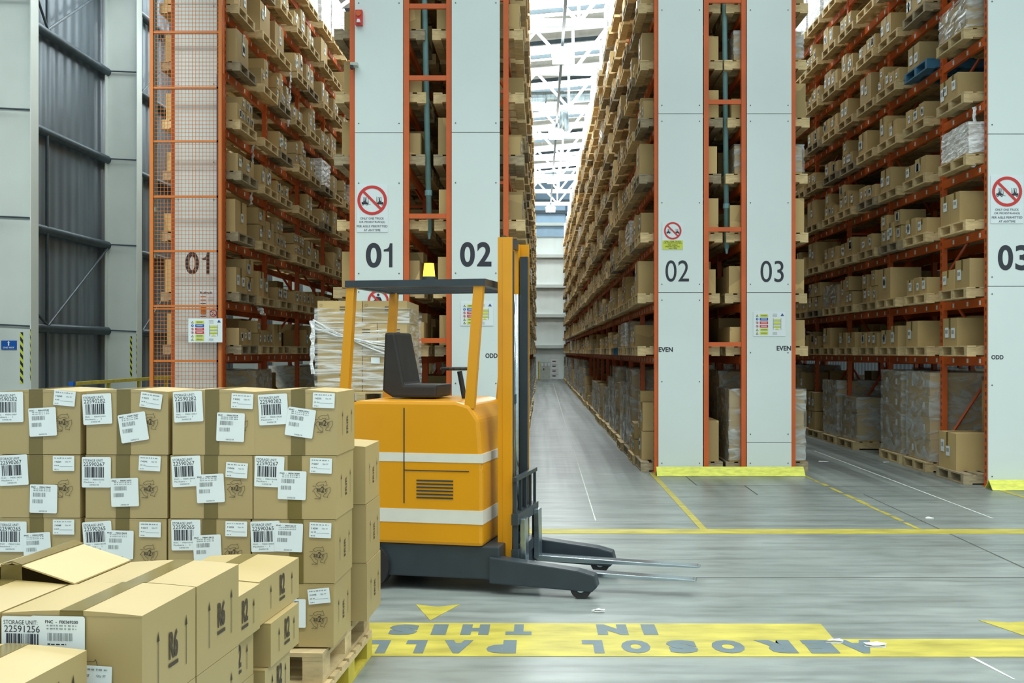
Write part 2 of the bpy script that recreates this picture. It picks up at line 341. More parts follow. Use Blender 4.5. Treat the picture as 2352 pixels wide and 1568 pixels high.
# left wall: cladding, columns, girts, bracing
WX = -10.35
struct('wall_left', MB('clad').box(WX-.25, WX-.15, -4, 69, 0, 13))
for k, d in enumerate([19.7+5.2*j for j in range(-3, 10)]):
    if d < 8: continue
    m = MB('colpaint')
    m.box(WX, WX+.74, d+.14, d+.16, 0, 12).box(WX+.735, WX+.755, d, d+.3, 0, 12).box(WX-.02, WX, d, d+.3, 0, 12)
    c = struct('trim_%d' % (k+1), m); c['label'] = 'grey painted steel column against the clad wall'
    if k in (3, 4):
        hz = MB('yellow', 'black')
        for xa, xb, yy, za in (((44-VX)/F*19.8, (51-VX)/F*19.8, d+.138, 1.15), (WX+.738, WX+.753, d-.001, 1.2)):
            if k == 4: xa, xb = (xa, xb) if yy < d+.1 else (WX+.53, WX+.58)
            n = 13; h = .075
            hz.box(xa, xb, yy-.002, yy, za, za+n*h)
            for j in range(0, n, 2):
                z = za+j*h; hz.poly([(xa, yy-.0035, z+h), (xb, yy-.0035, z), (xb, yy-.0035, z+h), (xa, yy-.0035, z+2*h if j < n-1 else z+h)], 'black')
        part('hazard_tape', hz, c)
    st = MB('girt')
    for h in (2.25, 4.3, 6.35, 8.45): st.bar((WX+.05, d+.10, h+.02), (WX+.70, d+.10, h-.01), .016)
    part('tie_rod', st, c)
g = MB('girt')
struct_g = []
for h in (2.25, 4.3, 6.35, 8.45, 10.5):
    m = MB('girt').bar((WX-.02, 5, h), (WX-.02, 69, h), .1, n=12)
    struct('trim_%d' % (20+int(h)), m, smooth=True)
m = MB('girt')
for j in range(0, 9):
    y0 = 19.9+5.2*(j-1); ym = y0+2.0
    m.bar((WX+.02, ym, 0), (WX+.02, ym, 6.3), .035)
    m.bar((WX+.02, ym, 8.4), (WX+.02, ym, 12), .03)
    for a, b in (((y0, 3.3), (ym, 2.3)), ((ym, 2.3), (y0+5.0, 4.2)), ((ym, 8.5), (y0+.3, 10.4)), ((ym, 8.5), (y0+5.0, 10.4))):
        m.bar((WX+.04, a[0], a[1]), (WX+.04, b[0], b[1]), .028)
struct('trim_30', m)
# handrail in front of the left wall
hr = empty('handrail', (-9.3, 20.8, 0), 'yellow steel handrail with a blue end cap in front of the dark clad wall', 'handrail')
part('top_rail', MB('woodyel').box(-9.34, -9.26, 20.8, 31, 1.08, 1.15), hr)
part('mid_rail', MB('woodyel').box(-9.33, -9.28, 20.8, 31, .55, .6), hr)
part('end_cap', MB('blue').box(-9.345, -9.255, 20.72, 20.83, 1.07, 1.16), hr, label='blue plastic end cap')
for yy in (21.0, 22.5, 24.2, 26, 28, 30): part('post', MB('woodyel').box(-9.33, -9.27, yy, yy+.06, 0, 1.08), hr)
# one way sign on the nearest wall column
ow = empty('one_way_sign', px(20, 792, 19.82), 'small blue ONE WAY sign with white arrow on the pale wall column', 'sign')
f = lambda u, v: (px(u, 0, 19.82)[0], 19.815, px(0, v, 19.82)[2])
part('sign_plate', MB('blue').box(px(3, 0, 19.82)[0], px(38, 0, 19.82)[0], 19.818, 19.83, px(0, 802, 19.82)[2], px(0, 782, 19.82)[2]), ow)
mb = MB('signw'); text(mb, 'ONE WAY', 7, 33, 800, 796, f, 'signw', .02); seg(mb, (20, 793.5), (20, 786), 3, f, 'signw'); mb.poly([f(16.5, 786.5), f(23.5, 786.5), f(20, 782.8)], 'signw')
part('lettering', mb, ow)

struct('wall_right', MB('clad').box(12.6, 12.75, 13, 69, 0, 14.2))
# end wall
struct('wall_back', MB('endwall').box(-14, 14, 67.7, 67.9, 0, 11.3))
struct('wall_back.001', MB('endblue').box(-14, 14, 67.68, 67.88, 11.31, 17.3)) if False else None
for k, yy in enumerate((796, 725, 657, 588, 515, 487, 462)):
    h = px(0, yy, 67.5)[2]; struct('trim_%d' % (40+k), MB('colpaint' if k < 5 else 'girt').box(-12, 12, 67.4, 67.68, h-.10, h+.1))
struct('trim_50', MB('girt').box(px(1299, 0, 67.6)[0], px(1301.5, 0, 67.6)[0], 67.55, 67.69, 0, 11.3))
struct('trim_51', MB('endblue').box(-12, 12, 67.6, 67.69, 9.2, 14.5))
# roof: sheets with skylight strips, purlins, trusses
RS = .09
def rz_(x, h=0): return 12.75+RS*x+h
tops = []
y = 14.0; k = 1
roofm = MB('roof'); sk = []
yy = 14.0
while yy < 68:
    s0 = yy+3.2; s1 = s0+1.9
    roofm.poly([(-11, yy, rz_(-11)), (13, yy, rz_(13)), (13, s0, rz_(13)), (-11, s0, rz_(-11))])
    sk.append((s0, s1)); yy = s1
struct('ceiling', roofm)
for k, (a, b) in enumerate(sk):
    struct('window_%d' % (k+1), MB('sky').poly([(-10.4, a, rz_(-10.4)), (12.5, a, rz_(12.5)), (12.5, b, rz_(12.5)), (-10.4, b, rz_(-10.4))]), label='translucent daylight strip in the roof')
for k, d in enumerate([14.6+1.7*j for j in range(31)]):
    m = MB('girt' if k % 3 else 'white'); m.prism([(-10.5, rz_(-10.5, -.22)), (12.5, rz_(12.5, -.22)), (12.5, rz_(12.5, -.08)), (-10.5, rz_(-10.5, -.08))], d, d+.06)
    struct('trim_%d' % (60+k), m)
for k, d in enumerate([14.0+5.15*j for j in range(11)]):
    m = MB('white').box(-10.3, 12.5, d, d+.16, 10.93, 11.15)
    m.prism([(-10.3, rz_(-10.3, -.42)), (12.5, rz_(12.5, -.42)), (12.5, rz_(12.5, -.24)), (-10.3, rz_(-10.3, -.24))], d, d+.14)
    X = 1.1-2.45*5
    while X < 12:
        m.bar((X, d+.08, 11.05), (X, d+.08, rz_(X, -.3)), .05, n=6)
        for s in (-1.22, 1.22):
            if -10.3 < X+s < 12.5: m.bar((X, d+.08, 11.05), (X+s, d+.08, rz_(X+s, -.35)), .06, n=6)
        X += 2.45
    struct('trim_%d' % (100+k), m)
# duct, lamps, lighting trunking over aisle 02
du = empty('ventilation_duct', (0, 41.3, 11.6), 'silver spiral air duct crossing above aisle 02 under the roof', 'duct')
part('duct_run', MB('duct').bar((-3, 41.3, 11.75), (5, 41.3, 11.95), .2, n=20), du, smooth=True)
part('duct_drop', MB('duct').bar((.95, 41.3, 11.8), (.95, 41.3, 10.5), .19, n=20), du, smooth=True)
m = MB('duct')
for xx in (-1.6, .2, 2.4): m.bar((xx, 41.3, 11.79+.02*xx), (xx+.06, 41.3, 11.79+.02*xx), .225, n=20)
part('duct_collar', m, du)
tk = empty('lighting_trunking', (.63, 20, 10.4), 'dark cable trunking running the length of aisle 02 above the lamps', 'cable trunking')
part('tray', MB('girt').box(.60, .68, 15, 66, 10.42, 10.5), tk)
m = MB('girt')
for j in range(10): m.bar((.64, 19.15+5.15*j, 10.5), (.64, 19.15+5.15*j, 11.0), .012)
part('hanger', m, tk)
lamp0 = None
for k, d in enumerate((19.3, 29.7, 40.3, 51, 61.4)):
    l = empty('high_bay_lamp', (.63, d, 10.0), ['', 'nearest', 'next', 'third', 'farthest'][k] and 'square white high bay lamp over aisle 02, %s along the trunking' % ['', 'first lit one', 'second lit one', 'third lit one', 'last lit one'][k] or 'square white high bay lamp over aisle 02 just above the top of the picture', 'lamp', 'high bay lamps over aisle 02')
    a = MB('white').prism([(-.30, .22), (.30, .22), (.22, .30), (-.22, .30)], -.3, .3); a.box(-.08, .08, -.1, .1, .3, .42)
    obj('housing', a, l)
    b = MB('lampwhite').box(-.27, .27, -.27, .27, .0, .215)
    obj('diffuser', b, l, label='glowing white diffuser')
    ll = bpy.data.lights.new('high_bay_light', 'AREA'); ll.size = .5; ll.energy = 150; ll.color = (.95, 1, 1); lo = bpy.data.objects.new('high_bay_light', ll); COL.objects.link(lo); lo.parent = l; lo.location = (0, 0, -.01)
# things by the end wall
def simple(name, label, cat, mb, **k): return obj(name, mb, None, label=label, cat=cat, **k)
gc = empty('metal_cabinet', px(1252, 870, 66.6)[:2]+(0,), 'pale grey metal cabinet against the end wall at the far end of aisle 02', 'cabinet')
x0, x1 = px(1240, 0, 66.6)[0], px(1264, 0, 66.6)[0]
part('body', MB('grey').box(x0, x1, 66.3, 66.8, 0, 1.12), gc); part('lock_plate', MB('black').box(x0+.22, x0+.28, 66.28, 66.3, .6, .72), gc)
for q in (.1, .32, .52): part('notice', MB('label').box(x0+q, x0+q+.11, 66.285, 66.3, .86, 1.05), gc)
dw = empty('drawer_tower', px(1273, 870, 66.6)[:2]+(0,), 'tall white four-drawer tower beside the grey cabinet at the end wall', 'drawer unit')
x0, x1 = px(1265.5, 0, 66.6)[0], px(1282, 0, 66.6)[0]
part('body', MB('white').box(x0, x1, 66.3, 66.8, 0, 1.3), dw)
for j in range(4):
    dr = part('drawer', MB('white').box(x0+.02, x1-.02, 66.27, 66.3, .03+j*.31, .31+j*.31), dw)
    kd = MB('black').box(x0+.08, x0+.3, 66.26, 66.27, .2+j*.31, .26+j*.31)
    obj('handle_slot', kd, dr)
simple('yellow_post', 'slim yellow post beside the grey cabinet at the end wall', 'post', MB('woodyel').box(px(1235.5, 0, 66)[0], px(1239, 0, 66)[0], 66, 66.1, 0, 1.1).box(px(1235, 0, 66)[0], px(1241, 0, 66)[0], 65.98, 66.12, 1.1, 1.14))
# ================================================================ pallet racks
LD = [1.69, 2.46, 3.35, 4.21, 5.03, 5.87, 6.70, 7.53, 8.36]
LC = [1.71, 2.52, 3.44, 4.37, 5.15, 6.04, 6.92, 7.78, 8.62]
RK = {  # face x, rear x, near end, pitch, levels, first bay, name, bays
 'C': dict(f=-4.78, r=-5.58, d=15.83, p=2.45, L=LC, first=2.4, n=20, s=1, nm='caged rack'),
 'A1': dict(f=-2.49, r=-1.715, d=13.68, p=2.25, L=LD, first=2.25, n=23, s=-1, nm='fire alarm rack'),
 'A2': dict(f=-.41, r=-1.226, d=13.68, p=2.25, L=LD, first=2.25, n=23, s=1, nm='ODD rack of aisle two'),
 'B1': dict(f=1.66, r=2.45, d=15.16, p=2.2, L=LD, first=2.05, n=23, s=-1, nm='EVEN rack of aisle two'),
 'B2': dict(f=3.71, r=2.925, d=15.16, p=2.2, L=LD, first=2.05, n=23, s=1, nm='EVEN rack of aisle three'),
 'E': dict(f=7.95, r=7.15, d=13.55, p=2.3, L=LD, first=1.5, n=23, s=1, nm='rack behind ODD 03'),
 'D': dict(f=5.80, r=6.60, d=13.55, p=2.3, L=LD, first=1.5, n=23, s=-1, nm='ODD rack of aisle three'),
}
PW = .07
for key, R in RK.items():
    R['root'] = empty('pallet_rack', ((R['f']+R['r'])/2, R['d'], 0), {
        'C': 'tall orange pallet rack behind the orange wire cage and panel 01',
        'A1': 'tall orange pallet rack with white end panel 01 and the red fire alarm',
        'A2': 'tall orange pallet rack whose white end panel reads 02 and ODD',
        'B1': 'tall orange pallet rack whose white end panel reads 02 and EVEN',
        'B2': 'tall orange pallet rack whose white end panel reads 03 and EVEN',
        'E': 'orange pallet rack standing back to back behind the ODD 03 rack',
        'D': 'tall orange pallet rack whose white end panel reads 03 and ODD'}[key], 'pallet rack', 'orange pallet racks')
    ys = [R['d']]; y = R['d']+R['first']
    while len(ys) <= R['n'] and y < 67: ys.append(y); y += R['p']
    R['ys'] = ys
    H = 9.15; fx, rx, s = R['f'], R['r'], R['s']
    def frame(slots):
        m = MB('orange')
        a0, a1 = min(fx, fx-s*PW), max(fx, fx-s*PW); b0, b1 = min(rx, rx+s*PW), max(rx, rx+s*PW)
        m.box(a0, a1, 0, .09, 0, H).box(b0, b1, 0, .09, 0, H)
        m.box(a0-.02, a1+.02, -.02, .11, 0, .012).box(b0-.02, b1+.02, -.02, .11, 0, .012)
        xa, xb = fx-s*PW*.6, rx+s*PW*.6; z = .35; fl = 0
        while z < H-1.0:
            m.box(min(xa, xb), max(xa, xb), .03, .06, z, z+.04)
            A, B = ((xa, .045, z+.05), (xb, .045, z+1.15)) if fl % 2 == 0 else ((xb, .045, z+.05), (xa, .045, z+1.15))
            m.bar(A, B, .022, n=4); z += 1.2; fl += 1
        if slots:
            xf = fx+s*.001
            for j in range(int(H/.1)):
                m.box(min(xf, xf-s*.002), max(xf, xf-s*.002), .025, .038, .08+j*.1, .13+j*.1, 'black')
                m.box(min(xf, xf-s*.002), max(xf, xf-s*.002), .055, .068, .08+j*.1, .13+j*.1, 'black')
        return m.mesh('upright_frame')
    fm_near, fm = frame(True), frame(False)
    rl = R['root'].location
    for j, y in enumerate(ys):
        obj('upright_frame', fm_near if j < 5 else fm, R['root'], loc=(-rl[0], y-rl[1], 0))
    def beam_mb(y0, y1, z, rear, near):
        x = rx+s*.035 if rear else fx-s*.035
        m = MB('orange'); m.box(x-.025, x+.025, y0+.09, y1, z-.115, z); xo = x+s*.0265
        if not rear:
            for yy in (y0+.09, y1-.008): m.box(x-.03, x+.03, yy, yy+.008, z-.16, z+.04)
            if near:
                for q in (.22, .62, 1.1, 1.5, 1.9):
                    if y0+q+.05 < y1: m.box(min(xo, xo-s*.002), max(xo, xo-s*.002), y0+q, y0+q+.055, z-.09, z-.03, 'label')
        return m
    nb = {'C': 100, 'B1': 100, 'D': 100, 'A2': 60, 'A1': 10, 'B2': 10, 'E': 0}[key]; cnt = 0
    rest = MB('orange')
    for j in range(len(ys)-1):
        for li, z in enumerate(R['L']):
            for rear in (False, True):
                m = beam_mb(ys[j], ys[j+1], z, rear, j < 8)
                if (not rear or key in ('A1', 'B2', 'E')) and cnt < nb: part('beam', m, R['root']); cnt += 1
                else: rest.add(m, Matrix())
    part('beam_run', rest, R['root'], kind='stuff')
# flue braces between back-to-back racks
for a, b, hs in (('A1', 'A2', (1.9, 3.53, 5.34, 6.28, 8.0)), ('B1', 'B2', (1.86, 3.53, 5.38, 6.85, 8.4))):
    x0, x1 = sorted((RK[a]['r'], RK[b]['r']))
    for h in hs: part('row_spacer', MB('orange').box(x0+.001, x1-.001, RK[a]['d']+.01, RK[a]['d']+.05, h-.032, h+.032), RK[a]['root'])
# white end panels, numbers, screws
def pnl(key, xa, xb, seams, ztop=9.1, zbot=.02):
    R = RK[key]; d = R['d']-.012; r = R['root']; X0, X1 = (xa-VX)/F*R['d'], (xb-VX)/F*R['d']
    zs = [zbot]+seams+[ztop]; ps = []
    for a, b in zip(zs[:-1], zs[1:]):
        p = part('end_panel', MB('panel').box(X0, X1, d-.012, d+.01, a+.004, b-.004), r, bev=0); ps.append(p)
        m = MB('screw')
        for xx in (X0+.05, X1-.05):
            zz = a+.12
            while zz < b: m.bar((xx, d-.017, zz), (xx, d-.011, zz), .009); zz += max(1.18, (b-a-.24)/2)
        q = obj('panel_screws', m, p)
    part('panel_backing', MB('black').box(X0, X1, d+.012, d+.016, zbot, ztop), r)
    return d-.0125, ps
def num(key, s, x0, x1, y0, y1, d, p, off, nm='aisle_number'):
    m = MB('ink'); fn = lambda u, v: (u, d-.002, v)
    A = px(x0, y1, RK[key]['d']); B = px(x1, y0, RK[key]['d'])
    text(m, s, A[0], B[0], A[2], B[2], fn, 'ink', off); obj(nm, m, p)
dC, pC = pnl('C', 403, 500, [2.75, 4.5, 7.0]); num('C', '0', 427, 458, 579, 630, dC, pC[1], .026); num('C', '1', 465, 482, 580, 630, dC, pC[1], .026)
dA, pA = pnl('A1', 816, 926, [2.655, 4.615, 8.0]); num('A1', '0', 841, 877, 558, 615, dA, pA[1], .026); num('A1', '1', 882, 902, 559, 614, dA, pA[1], .026)
dA2, pA2 = pnl('A2', 1038, 1148, [2.66, 4.62, 8.0]); num('A2', '0', 1057, 1091, 556, 613, dA2, pA2[1], .026); num('A2', '2', 1096, 1129, 556, 612, dA2, pA2[1], .026)
num('A2', 'ODD', 1115, 1143, 811, 822, dA2, pA2[0], .03, 'side_lettering')
dB, pB = pnl('B1', 1512, 1614, [2.61, 5.2, 8.2]); num('B1', '02', 1528, 1582, 598, 647, dB, pB[1], -.0); num('B1', 'EVEN', 1512.5, 1545, 797, 808, dB, pB[0], .03, 'side_lettering')
dB2, pB2 = pnl('B2', 1715, 1817, [.44, 2.61, 5.2, 8.2]); num('B2', '03', 1746, 1799, 599, 648, dB2, pB2[2], -.0); num('B2', 'EVEN', 1783, 1816, 794, 805, dB2, pB2[1], .03, 'side_lettering')
dD, pD = pnl('D', 2268, 2380, [2.6, 4.57, 8.0]); num('D', '0', 2290, 2325, 563, 621, dD, pD[1], .026); num('D', '3', 2330, 2365, 563, 621, dD, pD[1], .026)
num('D', 'ODD', 2275, 2303, 815, 825, dD, pD[0], .03, 'side_lettering')

def kerb(x0, x1, d, label):
    m = MB('guard').prism([(d-.02, .004), (d+.10, .125), (d+.22, .004), (d+.205, .004), (d+.10, .108), (d-.005, .004)], x0, x1, 'yz')
    obj('kerb_guard', m, label=label, cat='floor guard', group='yellow floor guards')
kerb(px(1504, 0, 15.0)[0], px(1838, 0, 15.0)[0], 14.72, 'yellow angled steel guard on the floor below the EVEN 02 and 03 panels')
kerb(-2.6, px(1154, 0, 13.4)[0], 13.3, 'yellow angled steel guard on the floor below the ODD 02 panel')
kerb(px(2271, 0, 13.3)[0], 6.9, 13.2, 'yellow angled steel guard on the floor below the ODD 03 panel')

# ---------------- signs
def plate(root, d, x0, x1, y0, y1, m='signw', name='sign_plate'):
    A = px(x0, y1, d); B = px(x1, y0, d); return part(name, MB(m).box(A[0], B[0], d-.006, d, A[2], B[2]), root)
def fnd(d): return lambda u, v: (px(u, 0, d)[0], d-.0075, px(0, v, d)[2])
def truck_icon(m, cx, cy, s, fl, fn):
    X = lambda a: cx+fl*a*s
    q = lambda pts: m.poly([fn(X(a), cy-b*s) for a, b in pts], 'ink')
    q([(-6, 1.2), (4, 1.2), (4, 4), (2, 4.2), (1, 6), (-3, 6), (-3, 4.5), (-6, 5)])
    for a, b in (((-3.4, 5), (-3, 12)), ((-3, 12), (1.6, 12)), ((1.6, 12), (2.6, 4.5)), ((5, .8), (4, 13))): seg(m, (X(a[0]), cy-a[1]*s), (X(b[0]), cy-b[1]*s), .55*s, fn, 'ink')
    seg(m, (X(4.6), cy-1*s), (X(8), cy-.8*s), .5*s, fn, 'ink')
    q([(-1.8, 6), (.6, 6), (.4, 9), (-1.2, 9.4)]); disc(m, X(-.6), cy-10.2*s, .9*s, fn, 'ink', 10)
    for a in (-4, 2.2): disc(m, X(a), cy-1.1*s, 1.7*s, fn, 'ink', 14); disc(m, X(a), cy-1.1*s, .7*s, lambda u, v: Vector(fn(u, v))+Vector((0, -.001, 0)), 'signw', 10)
def up(fn, e): return lambda u, v: Vector(fn(u, v))+Vector((0, -e, 0))
def no_truck(key, x0, x1, y0, y1, cx, cy, r, label, small=False):
    d = RK[key]['d']-.026; t = empty('prohibition_sign', px(cx, y1, d), label, 'sign', 'one truck per aisle signs')
    plate(t, d, x0, x1, y0, y1); fn = fnd(d)
    if small: plate(t, d-.001, x0+.5, x1-.5, cy+r+2, y1-.5, 'yellow', 'yellow_field')
    m = MB('ink'); s = r/31
    truck_icon(m, cx-14*s, cy+10*s, s*1.35, 1, fn); part('truck_pictogram', m, t); m = MB('ink'); truck_icon(m, cx+15*s, cy+10*s, s*1.35, -1, fn); part('truck_pictogram', m, t)
    m = MB('red'); ring(m, cx, cy, r*.80, r, up(fn, .002), 'red'); seg(m, (cx-r*.62, cy-r*.62), (cx+r*.62, cy+r*.62), r*.17, up(fn, .003), 'red'); part('red_ring', m, t)
    m = MB('ink')
    if small: rows = [('ONLY ONE TRUCK', 556, 3.2, 38), ('OR PEDESTRIAN(S)', 560, 3.2, 42), ('PER AISLE', 564, 3.2, 22), ('PERMITTED AT', 568, 3.2, 33), ('ANYTIME', 572, 3.2, 19)]
    else: rows = [('ONLY ONE TRUCK', cy+43, 5, 54), ('OR PEDESTRIAN(S)', cy+52, 5.5, 59), ('PER AISLE PERMITTED', cy+61, 5, 70), ('AT ANYTIME', cy+70, 5, 38)]
    for s_, yb, h, w_ in rows: text(m, s_, cx-w_/2, cx+w_/2, yb+1 if not small else yb, yb-h+1 if not small else yb-h, up(fn, .002), 'ink', 0.0)
    part('lettering', m, t)
no_truck('A1', 820, 891, 425, 533, 855, 460, 34, 'white sign with red ring over two forklifts, above number 01 near the fire alarm')
no_truck('D', 2275, 2350, 403, 513, 2312.5, 440, 34.5, 'white sign with red ring over two forklifts, above the 03 of the ODD 03 panel')
no_truck('B1', 1521, 1569, 511, 573, 1545, 530, 20, 'small two-forklift prohibition sign with yellow text field above the number 02 EVEN', True)
# pedestrian sign
d = RK['A1']['d']-.026; t = empty('pedestrian_sign', px(869, 760, d), 'round red no-pedestrians sign low on panel 01, half hidden by the wrapped stack', 'sign')
m = MB('signw'); disc(m, 869, 690, 19.5, up(fnd(d), -.004), 'signw'); part('sign_plate', m, t); fn = fnd(d)
m = MB('ink'); disc(m, 869, 677, 3, fn, 'ink', 12); m.poly([fn(864, 681), fn(874, 682), fn(877, 696), fn(873, 703), fn(866, 703), fn(863, 692)], 'ink'); seg(m, (865, 686), (858, 692), 2.4, fn, 'ink'); seg(m, (874, 685), (878, 694), 2.4, fn, 'ink'); part('walking_figure', m, t)
m = MB('red'); ring(m, 869, 690, 19, 24, up(fn, .002), 'red'); seg(m, (854, 676), (884, 705), 4.6, up(fn, .003), 'red'); part('red_ring', m, t)
# safety boards
def board(key, x0, x1, y0, y1, label, dd=.026):
    d = RK[key]['d']-dd; t = empty('safety_board', px((x0+x1)/2, y1, d), label, 'sign', 'rack safety boards')
    plate(t, d, x0, x1, y0, y1); fn = up(fnd(d), .001); W = (x1-x0); Hh = (y1-y0)
    U = lambda a: x0+a*W
    V = lambda b: y0+b*Hh
    cols = ['yellow', 'blue', 'red', 'red', 'yellow', 'yellow']
    bars = MB('yellow'); sy = MB('ink')
    for j, c in enumerate(cols):
        a = .10+j*.145; quad(bars, U(.2), U(.46), V(a+.11), V(a), fn, c)
        for q in (.03, .06): quad(sy, U(.24), U(.42), V(a+q+.012), V(a+q), up(fn, .001), 'ink' if c == 'yellow' else 'signw')
        cx, cy = U(.12), V(a+.055)
        if c == 'yellow':
            sy.poly([fn(cx-3, cy+2.6), fn(cx+3, cy+2.6), fn(cx, cy-3)], 'ink'); sy.poly([up(fn, .001)(cx-1.7, cy+1.9), up(fn, .001)(cx+1.7, cy+1.9), up(fn, .001)(cx, cy-1.4)], 'yellow')
        elif c == 'blue': disc(sy, cx, cy, 2.9, fn, 'blue', 16); quad(sy, cx-.5, cx+.5, cy+1.5, cy-1.5, up(fn, .001), 'signw')
        else: ring(sy, cx, cy, 2.1, 2.9, fn, 'red', 18); seg(sy, (cx-2, cy-2), (cx+2, cy+2), .6, fn, 'red'); quad(sy, cx-.6, cx+.6, cy+1.3, cy-1.3, fn, 'ink')
    part('warning_panels', bars, t); part('warning_symbols', sy, t)
    m = MB('inkgrey')
    for u in (.62, .86): seg(m, (U(u), V(.26)), (U(u), V(.74)), .9, fn, 'inkgrey')
    for b in (.30, .43, .56): quad(m, U(.635), U(.845), V(b+.07), V(b), fn, 'yellow'); quad(m, U(.62), U(.86), V(b+.085), V(b+.07), fn, 'inkgrey')
    m.poly([fn(U(.66), V(.74)), fn(U(.82), V(.74)), fn(U(.74), V(.67))], 'yellow')
    for b in (.08, .13, .18, .84, .88, .92): quad(m, U(.6), U(.74), V(b+.012), V(b), fn, 'inkgrey')
    m.poly([fn(U(.86), V(.14)), fn(U(.94), V(.14)), fn(U(.90), V(.05))], 'blue'); quad(m, U(.85), U(.95), V(.17), V(.145), fn, 'ink')
    part('load_diagram', m, t)
board('C', 433, 511, 731, 786, 'white rack safety board hung on the orange wire cage below 01', .30)
board('B2', 1730, 1804, 716, 772, 'white rack safety board with coloured warnings on the EVEN 03 panel')
board('A2', 1058, 1133, 694, 748, 'white rack safety board with coloured warnings on the ODD 02 panel')
# rack load notice behind the cage
d = RK['C']['d']-.026; t = empty('load_notice', px(476, 730, d), 'rack load notice lettered Redirack behind the wire cage on panel 01', 'sign')
plate(t, d, 453, 499, 667, 730); fn = up(fnd(d), .001)
m = MB('ink'); text(m, 'Redirack', 460, 488, 675, 669.5, fn, 'ink', .03)
for a, b, c in ((680, 682, 'orangem'), (688, 690, 'orangem'), (696, 697.5, 'ink'), (702, 722, 'orangem'), (725, 727, 'ink')): quad(m, 461, 473, b, a, fn, c)
for a in (682, 686, 690): quad(m, 478, 492, a+1, a, fn, 'inkgrey')
ring(m, 490, 719, 6.5, 8.2, fn, 'red', 24); seg(m, (484.6, 713.6), (495.4, 724.4), 1.6, fn, 'red'); quad(m, 487, 489, 723, 720, fn, 'ink'); part('notice_print', m, t)
# fire alarm, sensor
al = empty('fire_alarm', px(825, 58, 13.6), 'red fire alarm sounder with flashing beacon high on the 01 panel post', 'alarm')
A = px(817, 59, 13.62); B = px(833, 24, 13.62)
part('back_box', MB('red').box(A[0], B[0], 13.58, 13.655, A[2], B[2]), al, bev=.006)
part('sounder', MB('orange').bar((px(824, 0, 13.6)[0], 13.56, px(0, 32, 13.6)[2]), (px(824, 0, 13.6)[0], 13.582, px(0, 32, 13.6)[2]), .035, n=16), al)
part('beacon_lens', MB('signw').prism([(px(820, 0, 13.6)[0], px(0, 53, 13.6)[2]), (px(829, 0, 13.6)[0], px(0, 53, 13.6)[2]), (px(827, 0, 13.6)[0], px(0, 46, 13.6)[2]), (px(822, 0, 13.6)[0], px(0, 46, 13.6)[2])], 13.55, 13.582), al, label='clear beacon lens')
sn = empty('aisle_sensor', px(811, 152, 13.6), 'small grey sensor bracket on the rack post below the fire alarm', 'sensor')
part('bracket', MB('grey').box(px(806, 0, 13.6)[0], px(822, 0, 13.6)[0], 13.55, 13.70, px(0, 152, 13.6)[2], px(0, 145, 13.6)[2]), sn)
part('sensor_head', MB('black').box(px(806, 0, 13.6)[0], px(812, 0, 13.6)[0], 13.53, 13.60, px(0, 160, 13.6)[2], px(0, 152, 13.6)[2]), sn)
# downpipes
for xt, xb, yb, d, lab in ((354, 356, 580, 15.9, 'teal downpipe running down inside the orange wire cage'), (975, 986, 535, 13.9, 'teal downpipe in the gap between panels 01 and 02'), (1664, 1669, 570, 15.4, 'teal downpipe in the gap between the EVEN 02 and 03 panels')):
    A = px(xt, 0, d); B = px(xb, yb, d); up_ = ((A[0]*2-B[0]), d, 2*A[2]-B[2]); t = empty('downpipe', B, lab, 'pipe', 'teal downpipes')
    part('pipe', MB('pipe').bar(B, up_, .038, n=14), t, smooth=True)
    m = MB('pipe').bar(B, (B[0], B[1], B[2]-.08), .028, r2=.015, n=12); part('pipe_end', m, t)
    for q in (.08, .5, .93):
        c = Vector(B).lerp(Vector(up_), q); part('collar', MB('pipe').bar(c, c+Vector((0, 0, .07)), .05, n=14), t)
# wire cage in front of the caged rack
dc = 15.60; cg = empty('wire_cage', px(430, 1070, dc), 'orange wire mesh cage covering the end of the caged 01 rack', 'cage')
X0, X1 = px(345, 0, dc)[0], px(506, 0, dc)[0]; m = MB('orangem')
m.box(X0, X0+.05, dc-.03, dc+.03, 0, 8.9).box(X1-.02, X1+.03, dc-.03, dc+.03, 0, 8.9)
zs = [px(0, y, dc)[2] for y in (955, 829, 703, 577, 452, 325, 202, 75, -50, -175)]
for z in zs: m.box(X0+.05, X1-.02, dc-.02, dc+.015, z-.014, z+.014)
m.box(X0+.05, X1-.02, dc-.02, dc+.015, zs[2]-.05, zs[2]-.03)
part('cage_frame', m, cg)
m = MB('orangem'); nx = 20
for j in range(1, nx): xx = X0+j*(X1-X0)/nx; m.box(xx-.0028, xx+.0028, dc-.0028, dc+.0028, .05, 8.9)
z = .05
while z < 8.9: m.box(X0, X1, dc-.003, dc+.003, z-.0028, z+.0028); z += .0585
part('wire_mesh', m, cg)
gd = empty('post_guard', px(511, 1070, 15.7), 'scuffed dark red post protector beside the wire cage', 'post guard')
part('guard_plate', MB('darkred').box(px(503, 0, 15.7)[0], px(511, 0, 15.7)[0], 15.58, 15.64, 0, px(0, 175, 15.7)[2]), gd)
part('guard_rail', MB('orange').box(px(511.5, 0, 15.7)[0], px(517, 0, 15.7)[0], 15.60, 15.72, 0, px(0, 172, 15.7)[2]), gd)
